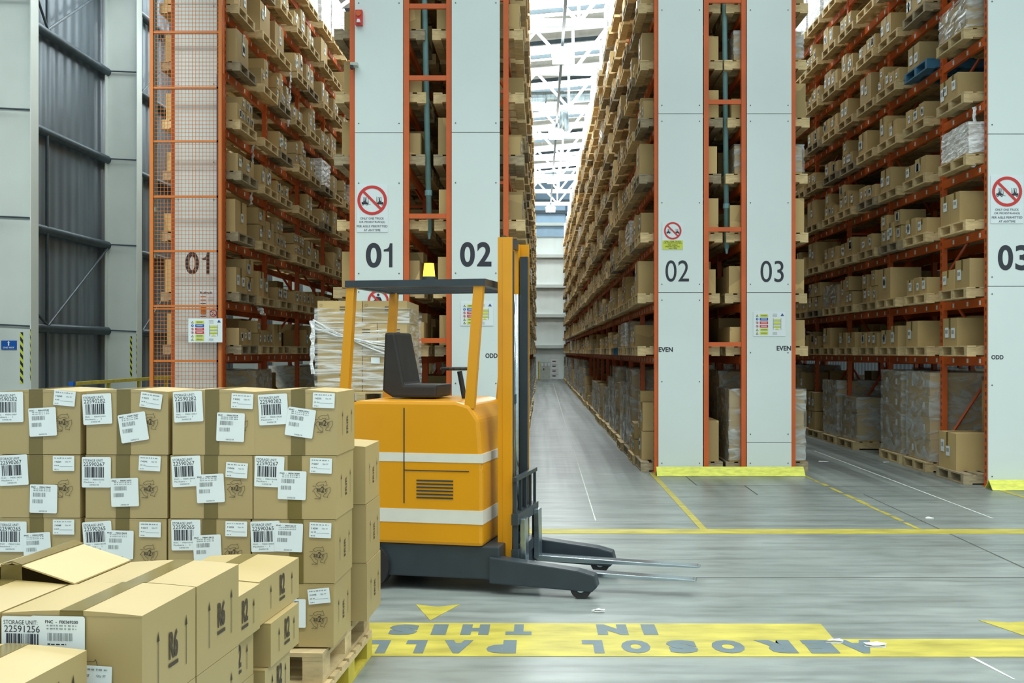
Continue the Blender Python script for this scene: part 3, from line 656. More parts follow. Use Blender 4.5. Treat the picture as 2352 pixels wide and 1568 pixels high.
# ================================================================ pallets and loads in the racks
def pallet_mb(wx=1.2, wy=.95, m='wood', h=.144):
    """stringer pallet: three solid stringers along x, boards along y"""
    b = MB(m); x0 = -wx/2
    for y in (0, wy/2-.045, wy-.09): b.box(x0, -x0, y, y+.09, .02, h-.02)
    n = 7; bw = .12
    for j in range(n):
        x = x0+j*(wx-bw)/(n-1); b.box(x, x+bw, -.005, wy+.005, h-.02, h)
    for j in (0, 3, 6):
        x = x0+j*(wx-bw)/(n-1); b.box(x, x+bw, -.003, wy+.003, 0, .02)
    return b
PAL = {m: pallet_mb(m=m) for m in ('wood', 'woodw', 'woodblue')}
PALM = {m: PAL[m].mesh('wooden_pallet') for m in PAL}
SIZES = [(.22, .38, .26), (.29, .40, .24), (.33, .45, .33), (.44, .5, .27), (.48, .55, .38), (.20, .32, .20), (.62, .5, .50), (.32, .4, .42), (.26, .36, .48), (.38, .42, .22)]
def carton(w, d, h, m='card', lab=0, seed=0):
    """front face at y=0 looking towards -y; tape, flap seam, a slight bulge"""
    rnd = random.Random(seed); b = MB(m); e = .004; x = w/2
    V = [(-x, 0, 0), (x, 0, 0), (x, d, 0), (-x, d, 0), (-x, 0, h), (x, 0, h), (x, d, h), (-x, d, h)]
    V = [(a+rnd.uniform(-.004, .004), c+(rnd.uniform(0, .004) if c == 0 else 0), z) for a, c, z in V]
    k = 0; b.v += V+[(0, -.0015, h/2), (0, d/2, h+.006)]
    for f in ((0, 3, 2, 1), (2, 3, 7, 6), (0, 4, 7, 3), (1, 2, 6, 5)): b.f.append(list(f)); b.i.append(0)
    for f in ((0, 1, 8), (1, 5, 8), (5, 4, 8), (4, 0, 8), (4, 5, 9), (5, 6, 9), (6, 7, 9), (7, 4, 9)): b.f.append(list(f)); b.i.append(0)
    if lab >= 0 and w > .24:
        b.box(-.024, .024, -.0052, -.0045, h*.62, h, 'tape'); b.box(-.024, .024, -.005, d, h+.0062, h+.0068, 'tape')
    return b
def label_mb(w, h, seed):
    rnd = random.Random(seed); b = MB('label'); lw = min(.125, w*.38); lh = lw*rnd.uniform(.95, 1.35); lh = min(lh, h*.6)
    cx = rnd.uniform(-w/2+lw*.6, w/2-lw*.6); cz = h*rnd.uniform(.45, .62); b.box(cx-lw/2, cx+lw/2, -.0072, -.0055, cz-lh/2, cz+lh/2)
    for j in range(6): b.box(cx-lw*.38+j*lw*.12, cx-lw*.38+j*lw*.12+lw*.05*rnd.uniform(.5, 1.4), -.0078, -.0071, cz-lh*.1, cz+lh*.28, 'ink')
    return b
CB = [carton(*s, seed=j) for j, s in enumerate(SIZES)]
CM = [c.mesh('cardboard_box') for c in CB]
CF = [carton(*s, m='cardfar', lab=-1, seed=j) for j, s in enumerate(SIZES)]
LB = [[label_mb(s[0], s[2], 10*j+q) for q in range(3)] for j, s in enumerate(SIZES)]
LM = [[x.mesh('shipping_label') for x in r] for r in LB]
# labels for the box end that faces the cage/dock (local +-x side)
def film_mesh(w, d, h, m, seed, ox=.012):
    """crumpled film wrapped round a load: gridded box with jitter, drawn in at the middle"""
    rnd = random.Random(seed); bm = bmesh.new(); nx, ny, nz = 7, 8, 12
    P = {}
    def v(i, j, k):
        if (i, j, k) not in P:
            a, b_, c = i/nx, j/ny, k/nz; s = ox+rnd.uniform(-.004, .012)
            x = -w/2-s+(w+2*s)*a; y = -s+(d+2*s)*b_; z = (h+.01)*c+(rnd.uniform(-.004, .012) if k == nz else (rnd.uniform(-.03, .0) if k == 0 else 0))
            P[(i, j, k)] = bm.verts.new((x, y, z+.03*(k == 0)))
        return P[(i, j, k)]
    for k in range(nz):
        for i in range(nx):
            for j in (0, ny): bm.faces.new([v(i, j, k), v(i+1, j, k), v(i+1, j, k+1), v(i, j, k+1)])
        for j in range(ny):
            for i in (0, nx): bm.faces.new([v(i, j, k), v(i, j+1, k), v(i, j+1, k+1), v(i, j, k+1)])
    for i in range(nx):
        for j in range(ny): bm.faces.new([v(i, j, nz), v(i+1, j, nz), v(i+1, j+1, nz), v(i, j+1, nz)])
    bmesh.ops.recalc_face_normals(bm, faces=bm.faces); me = bpy.data.meshes.new('stretch_film'); bm.to_mesh(me); bm.free(); me.materials.append(M[m]); return me
def block_mb(w, d, h, nw, nh, seed):
    b = MB('card'); rnd = random.Random(seed)
    for k in range(nh):
        for i in range(nw):
            g = .004; b.box(-w/2+i*w/nw+g, -w/2+(i+1)*w/nw-g, rnd.uniform(0, .02), d, k*h/nh+.002, (k+1)*h/nh-.002)
            b.box(-w/2+(i+.5)*w/nw-.04, -w/2+(i+.5)*w/nw+.04, -.002, 0, (k+.35)*h/nh, (k+.35)*h/nh+min(.1, .4*h/nh), 'label')
    b.box(-w/2+.01, w/2-.01, .02, d-.01, 0, h-.01); return b
WR = []
for j, (w_, d_, h_, a, b_) in enumerate(((.92, 1.05, 1.30, 2, 4), (.95, 1.1, 1.05, 3, 4), (.8, 1.0, 1.42, 2, 5), (.94, 1.1, .78, 2, 3), (.9, 1.0, .55, 3, 2), (.9, 1.0, .42, 2, 2))):
    WR.append((w_, d_, h_, block_mb(w_, d_, h_, a, b_, j), {m: film_mesh(w_, d_, h_, m, j) for m in ('film', 'filmw', 'filmd')}))
WRM = [x[3].mesh('carton_load') for x in WR]

slots = []
for key, R in RK.items():
    ys = R['ys']; half = R['p']-1.0
    for j in range(len(ys)-1):
        pos = [ys[j]+.20] if (ys[j+1]-ys[j] < 1.8) else [ys[j]+.118, ys[j+1]-.968]
        for q, y in enumerate(pos):
            for li, z in enumerate([0.0]+R['L']):
                slots.append(dict(key=key, bay=j, q=q, y=y+random.uniform(-.006, .008), li=li, z=z))
cntr = {}
for s in slots:
    c = cntr.setdefault((s['key'], s['li']), [0]); c[0] += 1; s['n'] = c[0]
def score(s):
    R = RK[s['key']]; d = s['y']+.3; X = abs(R['f']); vis = X*F*F/d**3*.4
    x = VX+R['f']*F/d; yt = VY-(s['z']+.3-CH)*F/d
    if x < 515 and s['key'] == 'C': pass
    if not (-20 < x < 2340) or yt < -25: return 0
    if s['key'] == 'C' and (yt > 880 or (x > 725 and yt > 690)): return 0
    if s['key'] == 'E': return 0
    if s['key'] in ('A1', 'B2'): return 400 if s['n'] == 1 and yt > -10 else 0
    return vis
for s in slots: s['sc'] = score(s)
order = sorted(range(len(slots)), key=lambda i: -slots[i]['sc'])
rank = {i: r for r, i in enumerate(order)}
NP = NBX = NW = 0
stockP = MB('wood', 'woodw'); stockB = MB('cardfar', 'label', 'cardin'); 
stockF = {m: MB(m) for m in ('filmw', 'filmd')}
def me_to_mb(me, m):
    b = MB(m); b.v = [tuple(v.co) for v in me.vertices]; b.f = [list(p.vertices) for p in me.polygons]; b.i = [0]*len(b.f); return b
FMB = {(j, m): me_to_mb(WR[j][4][m], m) for j in range(len(WR)) for m in ('filmw', 'filmd')}
TONE = {'wood': 'pale pine pallet', 'woodw': 'weathered grey pallet', 'woodblue': 'dark blue painted pallet'}
def where(s):
    lev = 'floor level' if s['li'] == 0 else '%s beam level' % ordinal(s['li'])
    return RK[s['key']]['nm'], lev, ordinal(s['n'])
for i in order:
    s = slots[i]; key = s['key']; R = RK[key]; rnd = random.Random(i*31+5)
    sgn = R['s']; cx = (R['f']+R['r'])/2; face = cx+sgn*.6; rot = math.pi/2 if sgn > 0 else -math.pi/2
    nm, lev, nth = where(s)
    L_ = R['L']; nxt = (L_[0] if s['li'] == 0 else (L_[s['li']] if s['li'] < len(L_) else 9.95))
    gap = nxt-.13-s['z']-.16
    top = s['li'] == len(L_)
    z0 = s['z']+.146
    r = rnd.random(); ind = NP < 300 and s['sc'] > 0
    pm = 'wood' if rnd.random() < .74 else 'woodw'
    if rnd.random() < .012: pm = 'woodblue' if ind else pm
    if s['li'] == 0 and rnd.random() < .06: continue
    py = s['y']
    jx = rnd.uniform(-.03, .03)*1.0
    if ind:
        NP += 1
        obj('wooden_pallet', PALM[pm], None, (cx+jx, py, s['z']+.001), 0, '%s, %s, %s, %s from the end' % (TONE[pm], nm, lev, nth), 'pallet', 'pallets in the '+nm)
    else:
        stockP.add(PAL['wood' if pm == 'woodblue' else pm], Matrix.Translation((cx+jx, py, s['z']+.001)))
    hidden = key in ('A1', 'B2', 'E')
    if not top and s['li'] and r < .05 and not (key == 'D' and s['n'] < 4): continue        # empty pallet
    if key == 'D' and s['n'] == 1 and s['li'] == 6: r = .99
    wrapped = top or (s['li'] == 0 and r < .72) or (s['li'] and r > .955)
    if key == 'D' and s['n'] == 1 and s['li'] == 0: wrapped = False
    if key == 'D' and s['n'] == 1 and s['li'] == 4: wrapped = True
    T0 = Matrix.Translation((face+jx, py+.475, z0)) @ Matrix.Rotation(rot, 4, 'Z')
    if wrapped:
        opts = [k for k in range(len(WR)) if WR[k][2] < gap-.02] or [5]
        if s['li'] == 0: k = rnd.choice([q for q in opts if q in (0, 1, 2, 3)] or opts)
        elif top: k = 1 if key == 'C' and s['n'] < 12 else rnd.choice([1, 3, 3, 4])
        else: k = rnd.choice([4, 5]) if gap > .57 else 5
        fm = 'filmw' if top else ('filmd' if s['li'] == 0 or rnd.random() < .5 else 'filmw')
        off = rnd.uniform(.03, .09); T = T0 @ Matrix.Translation((rnd.uniform(-.01, .01), off, 0))
        if s['sc'] > 0 and NW < 90 and (ind or s['li'] == 0 or top):
            NW += 1; wl = obj('wrapped_load', None, None, T.to_translation(), rot, '%s-wrapped cartons, %s, %s, %s from the end' % ({'filmw': 'white', 'filmd': 'clear'}[fm], nm, lev, nth), 'wrapped load', 'wrapped loads in the racks')
            obj('carton_load', WRM[k], wl); obj('stretch_film', WR[k][4][fm], wl, label='crinkled stretch film')
        else:
            stockB.add(WR[k][3], T); stockF[fm].add(FMB[(k, fm)], T)
        continue
    # rows of cartons along the aisle edge
    layers = 1 if rnd.random() < .52 else 2
    if s['li'] == 0: layers = rnd.choice([2, 3, 3])
    hmax = min(gap-.03, 1.2 if s['li'] == 0 else 9)
    tall = rnd.random() < .16
    x = -.47; items = []; w_pref = rnd.choice([[0, 1, 5], [1, 9, 0], [2, 7, 3], [3, 9], [4, 3], [0, 8, 1], [2, 1], [7, 2], [5, 0]])
    if rnd.random() < .18: w_pref = [6, 4]
    if hidden: w_pref = [6, 4]; layers = 1
    end = rnd.choice([.49, .49, .49, .2, .35])
    col = 0
    while x < end-.18:
        opt = [k for k in w_pref if x+SIZES[k][0] <= .49 and SIZES[k][2] < hmax]
        if not opt: break
        k = rnd.choice(opt); w_, d_, h_ = SIZES[k]
        zz = 0; lay = 0; col += 1
        while lay < layers and zz+h_ < hmax:
            items.append((k, x+w_/2, rnd.uniform(.0, .03)+.03, zz, col, lay, rnd.uniform(-.012, .012) if lay else rnd.uniform(-.008, .008))); zz += h_+.010; lay += 1
            if rnd.random() < .3: break
        x += w_+.012+(.02 if rnd.random() < .2 else 0)
    ncol = col
    for (k, xx, off, zz, col, lay, rr) in items:
        T = T0 @ Matrix.Translation((xx, off, zz)) @ Matrix.Rotation(rr, 4, 'Z')
        # columns are counted from the near end of the rack
        c_near = col if sgn > 0 else ncol+1-col
        if ind and NBX < 300 and not hidden or (hidden and ind and NBX < 300):
            NBX += 1
            bx = obj('cardboard_box', CM[k], None, T.to_translation(), rot+rr, 'carton, %s, %s, %s pallet, %s along, %s layer' % (nm, lev.replace(' beam', ''), nth, ordinal(c_near), ['bottom', 'upper', 'third', 'top'][lay]), 'carton', 'cartons in the '+nm)
            for q in range(1 if rnd.random() < .6 else 2): obj('shipping_label', LM[k][(q+i) % 3], bx)
        else:
            stockB.add(CF[k], T)
            if s['y'] < 40: stockB.add(LB[k][i % 3], T)
    # back half of the pallet
    hb = min(gap-.04, rnd.choice([.28, .4, .5])) if s['li'] else min(gap-.05, rnd.choice([.6, .9, 1.2]))
    T = T0
    stockB.box(-.46, .02, .64, 1.14, .002, hb, 'cardfar', T).box(.03, .47, .64, 1.14, .002, hb*rnd.choice([.7, 1]), 'cardfar', T)
obj('pallet_stock', stockP, label='wooden pallets farther along all the rack levels', cat='pallets', kind='stuff')
obj('carton_stock', stockB, label='cartons stacked farther along all the rack levels', cat='cartons', kind='stuff')
for m, b in stockF.items():
    if b.v: obj('film_stock', b, label='stretch film round the loads farther along the racks, %s' % ('top level' if m == 'filmw' else 'lower levels'), cat='stretch film', kind='stuff')
print('PALLETS', NP, 'BOXES', NBX, 'WRAPPED', NW)
# loose film tails hanging from pallets
def tail(a, b, wd, lab, seed):
    rnd = random.Random(seed); A, B = Vector(a), Vector(b); n = 22; bm = bmesh.new(); rows = []
    for j in range(n+1):
        t = j/n; c = A.lerp(B, t); w_ = wd*(.45+.55*rnd.random())*(1.0 if t < .8 else 1.5)
        rows.append([bm.verts.new(c+Vector((rnd.uniform(-.25, .25)*wd+math.sin(q*2.1)*.02, -w_/2+w_*q/3, rnd.uniform(-.01, .01)))) for q in range(4)])
    for r0, r1 in zip(rows, rows[1:]):
        for q in range(3): bm.faces.new([r0[q], r0[q+1], r1[q+1], r1[q]])
    me = bpy.data.meshes.new('loose_film'); bm.to_mesh(me); bm.free(); me.materials.append(M['filmw'])
    o = obj('loose_film', me, label=lab, cat='loose film', group='loose ends of stretch film'); md = o.modifiers.new('th', 'SOLIDIFY'); md.thickness = .004
tail(px(582, 325, 17.3), px(577, 470, 17.3), .07, 'long torn strip of white film hanging in the caged 01 rack', 1)
tail(px(592, 685, 17.4), px(602, 722, 17.4), .22, 'short bunch of torn white film low in the caged 01 rack', 2)
tail(px(2238, 245, 13.8), px(2236, 385, 13.8), .06, 'long film strip hanging beside the end post of the ODD 03 rack', 3)
tail(px(668, 165, 19.7), px(662, 290, 19.7), .07, 'torn strip of white film high in the caged 01 rack', 4)
tail(px(1943, 305, 20), px(1940, 365, 20), .05, 'short film strip hanging from a pallet in aisle 03', 5)
# ================================================================ cartons on the near pallets
def rotfn(cx, cz, deg, e):
    c, s = math.cos(math.radians(deg)), math.sin(math.radians(deg))
    return lambda u, v: (cx+u*c-v*s, -e, cz+u*s+v*c)
def rrect(m, w, h, fn, mat_, r=.006):
    pts = []
    for cx, cy, a0 in ((w/2-r, h/2-r, 0), (-w/2+r, h/2-r, 90), (-w/2+r, -h/2+r, 180), (w/2-r, -h/2+r, 270)):
        for a in (0, 45, 90): pts.append(fn(cx+r*math.cos(math.radians(a0+a)), cy+r*math.sin(math.radians(a0+a))))
    m.poly(pts, mat_)
def bars(m, u0, u1, v0, v1, fn, seed, mat_, n=30):
    rnd = random.Random(seed); u = u0; wd = (u1-u0)/n
    while u < u1:
        a = wd*rnd.choice([.4, .7, 1.2, 1.8]); quad(m, u, min(u1, u+a), v0, v1, fn, mat_); u += a+wd*rnd.choice([.4, .7, 1.1])
def dashes(m, u0, u1, v, h, fn, seed, mat_='inkgrey'):
    rnd = random.Random(seed); u = u0
    while u < u1:
        a = rnd.uniform(.004, .012); quad(m, u, min(u+a, u1), v, v+h*rnd.uniform(.7, 1.1), fn, mat_); u += a+rnd.uniform(.002, .006)
def storage_label(box, cx, cz, deg, num_, seed, S=1.0):
    e = .0075; fn = rotfn(cx, cz, deg, e); m = MB('label'); rrect(m, .145*S, .15*S, fn, 'label'); la = kid(obj('storage_label', m, box), box)
    fp_ = rotfn(cx, cz, deg, e+.0008); m = MB('ink')
    text(m, 'STORAGE UNIT:', -.066*S, .035*S, .052*S, .064*S, fp_, 'ink', .0)
    text(m, num_, -.064*S, .042*S, .030*S, .049*S, fp_, 'ink', .0)
    bars(m, -.058*S, .038*S, -.026*S, .026*S, fp_, seed, 'ink' if seed % 2 else 'ink', 26)
    text(m, 'FNC  -  F00%d' % (413400+seed*7), -.062*S, .04*S, -.04*S, -.033*S, fp_, 'inkgrey', .02)
    text(m, 'Packers -   1', -.062*S, .02*S, -.052*S, -.045*S, fp_, 'inkgrey', .02)
    text(m, '24/02/18', -.034*S, .012*S, -.065*S, -.058*S, fp_, 'inkgrey', .02)
    kid(obj('label_print', m, la), la)
def delivery_label(box, cx, cz, deg, seed, e=.009):
    fn = rotfn(cx, cz, deg, e); m = MB('label'); rrect(m, .138, .14, fn, 'label'); la = kid(obj('delivery_label', m, box), box)
    f2 = rotfn(cx, cz, deg, e+.0008); m = MB('inkgrey')
    text(m, 'FNC  -  F00%d' % (413400+seed*7), -.062, .035, .054, .061, f2, 'ink', .02)
    for v in (.047, .038): dashes(m, -.05, .035, v, .004, f2, seed)
    bars(m, -.052, .012, .010, .030, f2, seed+3, 'inkgrey', 24); bars(m, -.055, -.004, -.022, -.003, f2, seed+9, 'inkgrey', 18)
    text(m, '24/02/18', -.022, .018, -.064, -.057, f2, 'inkgrey', .02); kid(obj('label_print', m, la), la)
def small_label(box, cx, cz, deg, seed, e=.0075, S=1.0):
    fn = rotfn(cx, cz, deg, e); m = MB('label'); rrect(m, .108*S, .074*S, fn, 'label', .003); la = kid(obj('packing_label', m, box), box)
    f2 = rotfn(cx, cz, deg, e+.0008); m = MB('inkgrey'); dashes(m, -.046*S, .04*S, .024*S, .005*S, f2, seed)
    text(m, 'F %d' % (41000+seed*31), -.044*S, -.012*S, .004*S, .012*S, f2, 'ink', .01); text(m, 'Qty %d' % (seed % 30+20), .008*S, .036*S, .004*S, .012*S, f2, 'inkgrey', .02)
    dashes(m, -.046*S, -.02*S, -.012*S, .005*S, f2, seed+1); quad(m, -.02*S, .045*S, -.015*S, -.0135*S, f2, 'inkgrey'); dashes(m, -.046*S, -.025*S, -.03*S, .004*S, f2, seed+2)
    kid(obj('label_print', m, la), la)
def recycle(box, cx, cz, r):
    fn = rotfn(cx, cz, 0, .006); m = MB('inkbrown'); t = .0017
    for k in range(3):
        a = math.radians(90+120*k)
        P = [(r*rr*math.cos(a-math.radians(ang)), r*rr*math.sin(a-math.radians(ang))) for ang, rr in ((-48, 1.0), (-20, 1.0), (20, 1.0), (22, 1.16), (50, .80), (17, .50), (18, .66), (-14, .60), (-46, .62))]
        for i in range(9): seg(m, P[i], P[(i+1) % 9], t, fn, 'inkbrown')
    text(m, 'RE', -r*.62, -r*.12, -r*.22, r*.18, fn, 'inkbrown', .03); text(m, '2', -r*.12, r*.24, -r*.32, r*.42, fn, 'inkbrown', .03); text(m, 'Y', r*.25, r*.58, -r*.22, r*.18, fn, 'inkbrown', .03)
    quad(m, -r*1.15, -r*.7, r*.42, r*.47, fn, 'inkbrown'); text(m, 'UPUSER', -r*.9, -r*.15, -r*1.12, -r*.98, fn, 'inkbrown', .02)
    kid(obj('recycling_mark', m, box), box)
def side_mark(box, w, D, h, code, big=False):
    """printed code and two up arrows on the +x side"""
    X = w/2+.0028; m = MB('inkbrown'); f_ = lambda u, v: (X, u, v)
    for q in (.27, .80):
        u = D*q; z0, z1 = h*.30, h*.66
        if big: z0, z1 = h*.22, h*.72
        seg(m, (u, z0), (u, z1), .0035, f_, 'inkbrown'); m.poly([f_(u-.007, z1-.02), f_(u+.007, z1-.02), f_(u, z1+.012)], 'inkbrown')
    c = D*.545
    if big:
        text(m, code, c-.028, c+.032, h*.38, h*.38+.085, f_, 'inkbrown', .03); quad(m, c-.03, c+.034, h*.38-.022, h*.38-.010, f_, 'inkbrown')
    else:
        text(m, code, 0, 1, 0, 1, lambda u, v: (X, c+.014-v*.028, h*.36+u*.075), 'inkbrown', .03); quad(m, c-.014, c+.014, h*.30, h*.34, f_, 'inkbrown')
    kid(obj('side_print', m, box), box)
def fg_mesh(w, D, h, dome=.011):
    m = MB('cardfg'); x = w/2; n = 8
    # front, sides, bottom; domed top in strips so the lid bulges a little
    m.poly([(-x, 0, 0), (x, 0, 0), (x, 0, h), (-x, 0, h)]); m.poly([(x, D, 0), (-x, D, 0), (-x, D, h), (x, D, h)])
    m.poly([(-x, D, 0), (-x, 0, 0), (-x, 0, h), (-x, D, h)]); m.poly([(x, 0, 0), (x, D, 0), (x, D, h), (x, 0, h)]); m.poly([(-x, 0, 0), (-x, D, 0), (x, D, 0), (x, 0, 0)])
    zz = lambda t: h+dome*math.sin(math.pi*t)
    for i in range(n):
        a, b = i/n, (i+1)/n; xa, xb = -x+w*a, -x+w*b
        m.poly([(xa, -.001, zz(a)), (xb, -.001, zz(b)), (xb, D, zz(b)), (xa, D, zz(a))]); m.poly([(xa, -.001, h-.004), (xb, -.001, h-.004), (xb, -.001, zz(b)), (xa, -.001, zz(a))]); m.poly([(xa, D, h), (xa, D, zz(a)), (xb, D, zz(b)), (xb, D, h)])
    me = m.mesh('storage_carton'); return me
def tape_mesh(D, h, cx=0, low=0.0, wd=.068, dome=.011):
    m = MB('tape'); x0, x1 = cx-wd/2, cx+wd/2; e = .0028
    q = dome-.0025; m.box(x0, x1, -e-.0006, -.0009, low, h+q-.0005); m.box(x0, x1, -e, D+e, h+q, h+dome+.0009); m.box(x0, x1, D+.0005, D+e, h*.5, h+q)
    return m
FGM = {}
FG_N = [0]
def fg(frx, fry, yaw, w, D, h, z0, label, tape=0.0, code=None, big=False, name='storage_carton', group=None, cov=False):
    dome = .0008 if cov else .011; key = (w, D, h, dome)
    if key not in FGM: FGM[key] = fg_mesh(*key)
    th = math.radians(yaw); X = frx-math.cos(th)*w/2; Y = fry+math.sin(th)*w/2
    b = obj(name, FGM[key], None, (X, Y, z0), -th, label, 'carton', group)
    if tape is not None: kid(obj('parcel_tape', tape_mesh(D, h, tape, dome=dome), b), b)
    if code: side_mark(b, w, D, h, code, big)
    return b
YW = 2.0; ca, sa = math.cos(math.radians(YW)), math.sin(math.radians(YW))
FR = (-.989, 5.106); SCL = F/5.106
W1, D1, H1, LAY = .408, .39, .309, .3125
def onrow(xp, row):                      # front-right corner of the box whose right edge shows at xp
    s = (xp-775)/SCL; return FR[0]+s*ca, FR[1]-s*sa
cols = [[175, 381, 583, 775], [174, 379, 578, 772], [175, 377, 573, 769], [172, 375, 571, 766]]
data = {
 (0, 0): ((8, 936, 1), (88, 970, 3), (139, 915, -5), (137, 971), 70), (0, 1): ((216, 940, 3), (301, 982, 9), (342, 920, -8), (339, 970), 277),
 (0, 2): ((429, 934, 3), (528, 981, -2), (555, 921, -3), (549, 972), 484), (0, 3): ((627, 940, 3), (690, 970, -8), (744, 919, -2), (745, 972), 684),
 (1, 0): ((19, 1082, 3), (90, 1148, -1), (137, 1066, 0), (138, 1124), 71), (1, 1): ((214, 1086, 0), (281, 1132, 2), (339, 1065, -3), (337.5, 1124), 275),
 (1, 2): ((425, 1083, 3), (481, 1122, 3), (542, 1080, -4), (541.6, 1122), 481), (1, 3): ((618, 1083, -2), (671, 1114, -2), (737.5, 1069, -2), (740, 1124.6), 676),
 (2, 0): ((16, 1236, 0), (75, 1259, 3), (137, 1213, 0), (137, 1273), 72), (2, 1): ((217, 1235, 4), (269, 1253, -1), (340, 1218, -1), (338, 1273), 274),
 (2, 2): ((424, 1230, 1), (474, 1262, 3), (541, 1215, -1), (535, 1270), 477), (2, 3): ((609, 1232, 2), (663, 1234, -2), (736, 1217, -2), (733, 1275), 680),
 (3, 3): (None, (670, 1408, 0), (733, 1368, 6), (733, 1422), 668)}
NUMS = ['22590282', '22590267', '22590265', '22590260']
RN = ['top row', 'second row down', 'third row down', 'bottom row']; CN = ['outermost left column', 'second column', 'third column', 'aisle corner column']
for r in range(4):
    for c in range(4):
        fx_, fy_ = onrow(cols[r][c], r); z0 = 1.554-H1-.0-r*LAY
        b = fg(fx_, fy_, YW, W1, D1, H1, z0, 'labelled carton in the wide stack, %s, %s' % (RN[r], CN[c]), tape=((data[(r, c)][4]-(cols[r][c]-W1*SCL/2))/SCL if (r, c) in data else 0), code='RIR' if c == 3 else None, group='labelled cartons in the wide stack', cov=r > 0)
        if (r, c) in data:
            A, B, C_, Lg, _ = data[(r, c)]; xc = cols[r][c]-W1*SCL/2
            loc = lambda p: ((p[0]-xc)/SCL, CH-(p[1]-(cols[r][c]-p[0])*-.0-VY)/SCL-z0)
            yo = lambda p: (loc(p)[0], loc(p)[1])
            if A: storage_label(b, *yo(A), A[2], NUMS[r], r*4+c+1)
            delivery_label(b, *yo(B), B[2], r*4+c+20)
            small_label(b, *yo(C_), C_[2], r*4+c+40); recycle(b, *yo(Lg), .041)
for r in range(3):
    b = fg(-.935+.004*r, 5.60, YW, W1, D1, H1, 1.554-H1-(r+1)*LAY, 'storage carton in the short rear column at the aisle corner, %s' % ['its top box', 'its middle box', 'its lowest box'][r], code='RIR', group='rear column of storage cartons', cov=r > 0)
# pallets beneath
def block_pallet(wx, wy, paint=None):
    r = MB('wood'); 
    deck = MB('wood')
    n = 7; bw = .11
    for j in range(n): y = j*(wy-bw)/(n-1); deck.box(0, wx, y, y+bw, .128, .148)
    for x in (0, wx/2-.05, wx-.1): deck.box(x, x+.1, .001, wy-.001, .108, .128)
    blocks = []
    for x in (0, wx/2-.05, wx-.1):
        for y in (0, wy/2-.07, wy-.14): blocks.append(MB(paint or 'wood').box(x+.001, x+.1, y+.002, y+.14, .02, .108))
    base = MB(paint or 'wood')
    for x in (0, wx/2-.05, wx-.1): base.box(x, x+.1, 0, wy, 0, .02)
    return deck, blocks, base
def near_pallet(x, y, yaw, wx, wy, z, label, paint=None):
    t = obj('storage_pallet', None, None, (x, y, z), math.radians(-yaw), label, 'pallet', 'pallets under the near cartons')
    d_, bl, ba = block_pallet(wx, wy, paint); obj('deck', d_, t)
    for q in bl: obj('block', q, t)
    obj('base_boards', ba, t)
near_pallet(-2.045, 5.095, 3.6, 1.0, 1.0, .151, 'pine pallet directly under the corner column of the wide carton stack')
near_pallet(-2.02, 5.06, 3.0, 1.0, 1.02, .001, 'lower pine pallet with yellow painted blocks, under the upper pallet of the wide stack', 'woodyel')
near_pallet(-3.10, 5.16, 2, 1.0, 1.0, .151, 'upper pallet under the left-end columns of the wide stack')
near_pallet(-3.10, 5.16, 2, 1.0, 1.02, .001, 'lower pallet under the left-end columns of the wide stack')
# nearest stack: R6 cartons
YN = 5.0; cn, snn = math.cos(math.radians(YN)), math.sin(math.radians(YN)); H6 = .2857
def shift(p, a, b): return (p[0]+a*cn+b*snn, p[1]-a*snn+b*cn)
P0 = (-1.123, 2.95); Q0 = shift(P0, 0.002, .368); S0 = shift(P0, -.425, 0); R0 = shift(Q0, -.405, .0)
def col6(p, w, D, top, labels, extra=None, H=H6):
    for k in range(3):
        z0 = .15+k*H; last = k == 2
        b = fg(p[0], p[1], YN, w, D, H-.002, z0, labels if last else 'storage carton low in the nearest stack, mostly below the picture', tape=.0, code='R6', big=True, group='nearest cartons marked R6', cov=not last)
        if last: topb = b
    return topb
pb = col6(P0, .415, .362, 1.007, 'nearest carton marked R6 on its side, with wide label STORAGE UNIT 22591256')
storage_label(pb, -.415/2+.075, .2837-.082, 0, '22591256', 61); 
m = MB('label'); rrect(m, .16, .152, rotfn(-.415/2+.17, .2837-.080, 0, .0070), 'label'); la = kid(obj('delivery_label', m, pb), pb)
f2 = rotfn(-.415/2+.185, .2837-.080, 0, .0079); m = MB('ink'); text(m, 'FNC  -  F00369200', -.052, .045, .055, .064, f2, 'ink', .02)
for v in (.047, .038): dashes(m, -.048, .04, v, .004, f2, 3)
bars(m, -.045, .028, .006, .028, f2, 8, 'inkgrey', 24); dashes(m, -.045, .01, -.006, .005, f2, 9, 'ink'); kid(obj('label_print', m, la), la)
recycle(pb, .052, .105, .05); small_label(pb, .068, .105, -2, 77, .0072, 1.0)
qb = col6(Q0, .395, .355, 1.01, 'carton marked R6 directly behind the one labelled 22591256, taped shut')
sb = col6(S0, .41, .362, 1.0, 'carton beside the one labelled 22591256, cut off by the picture edge')
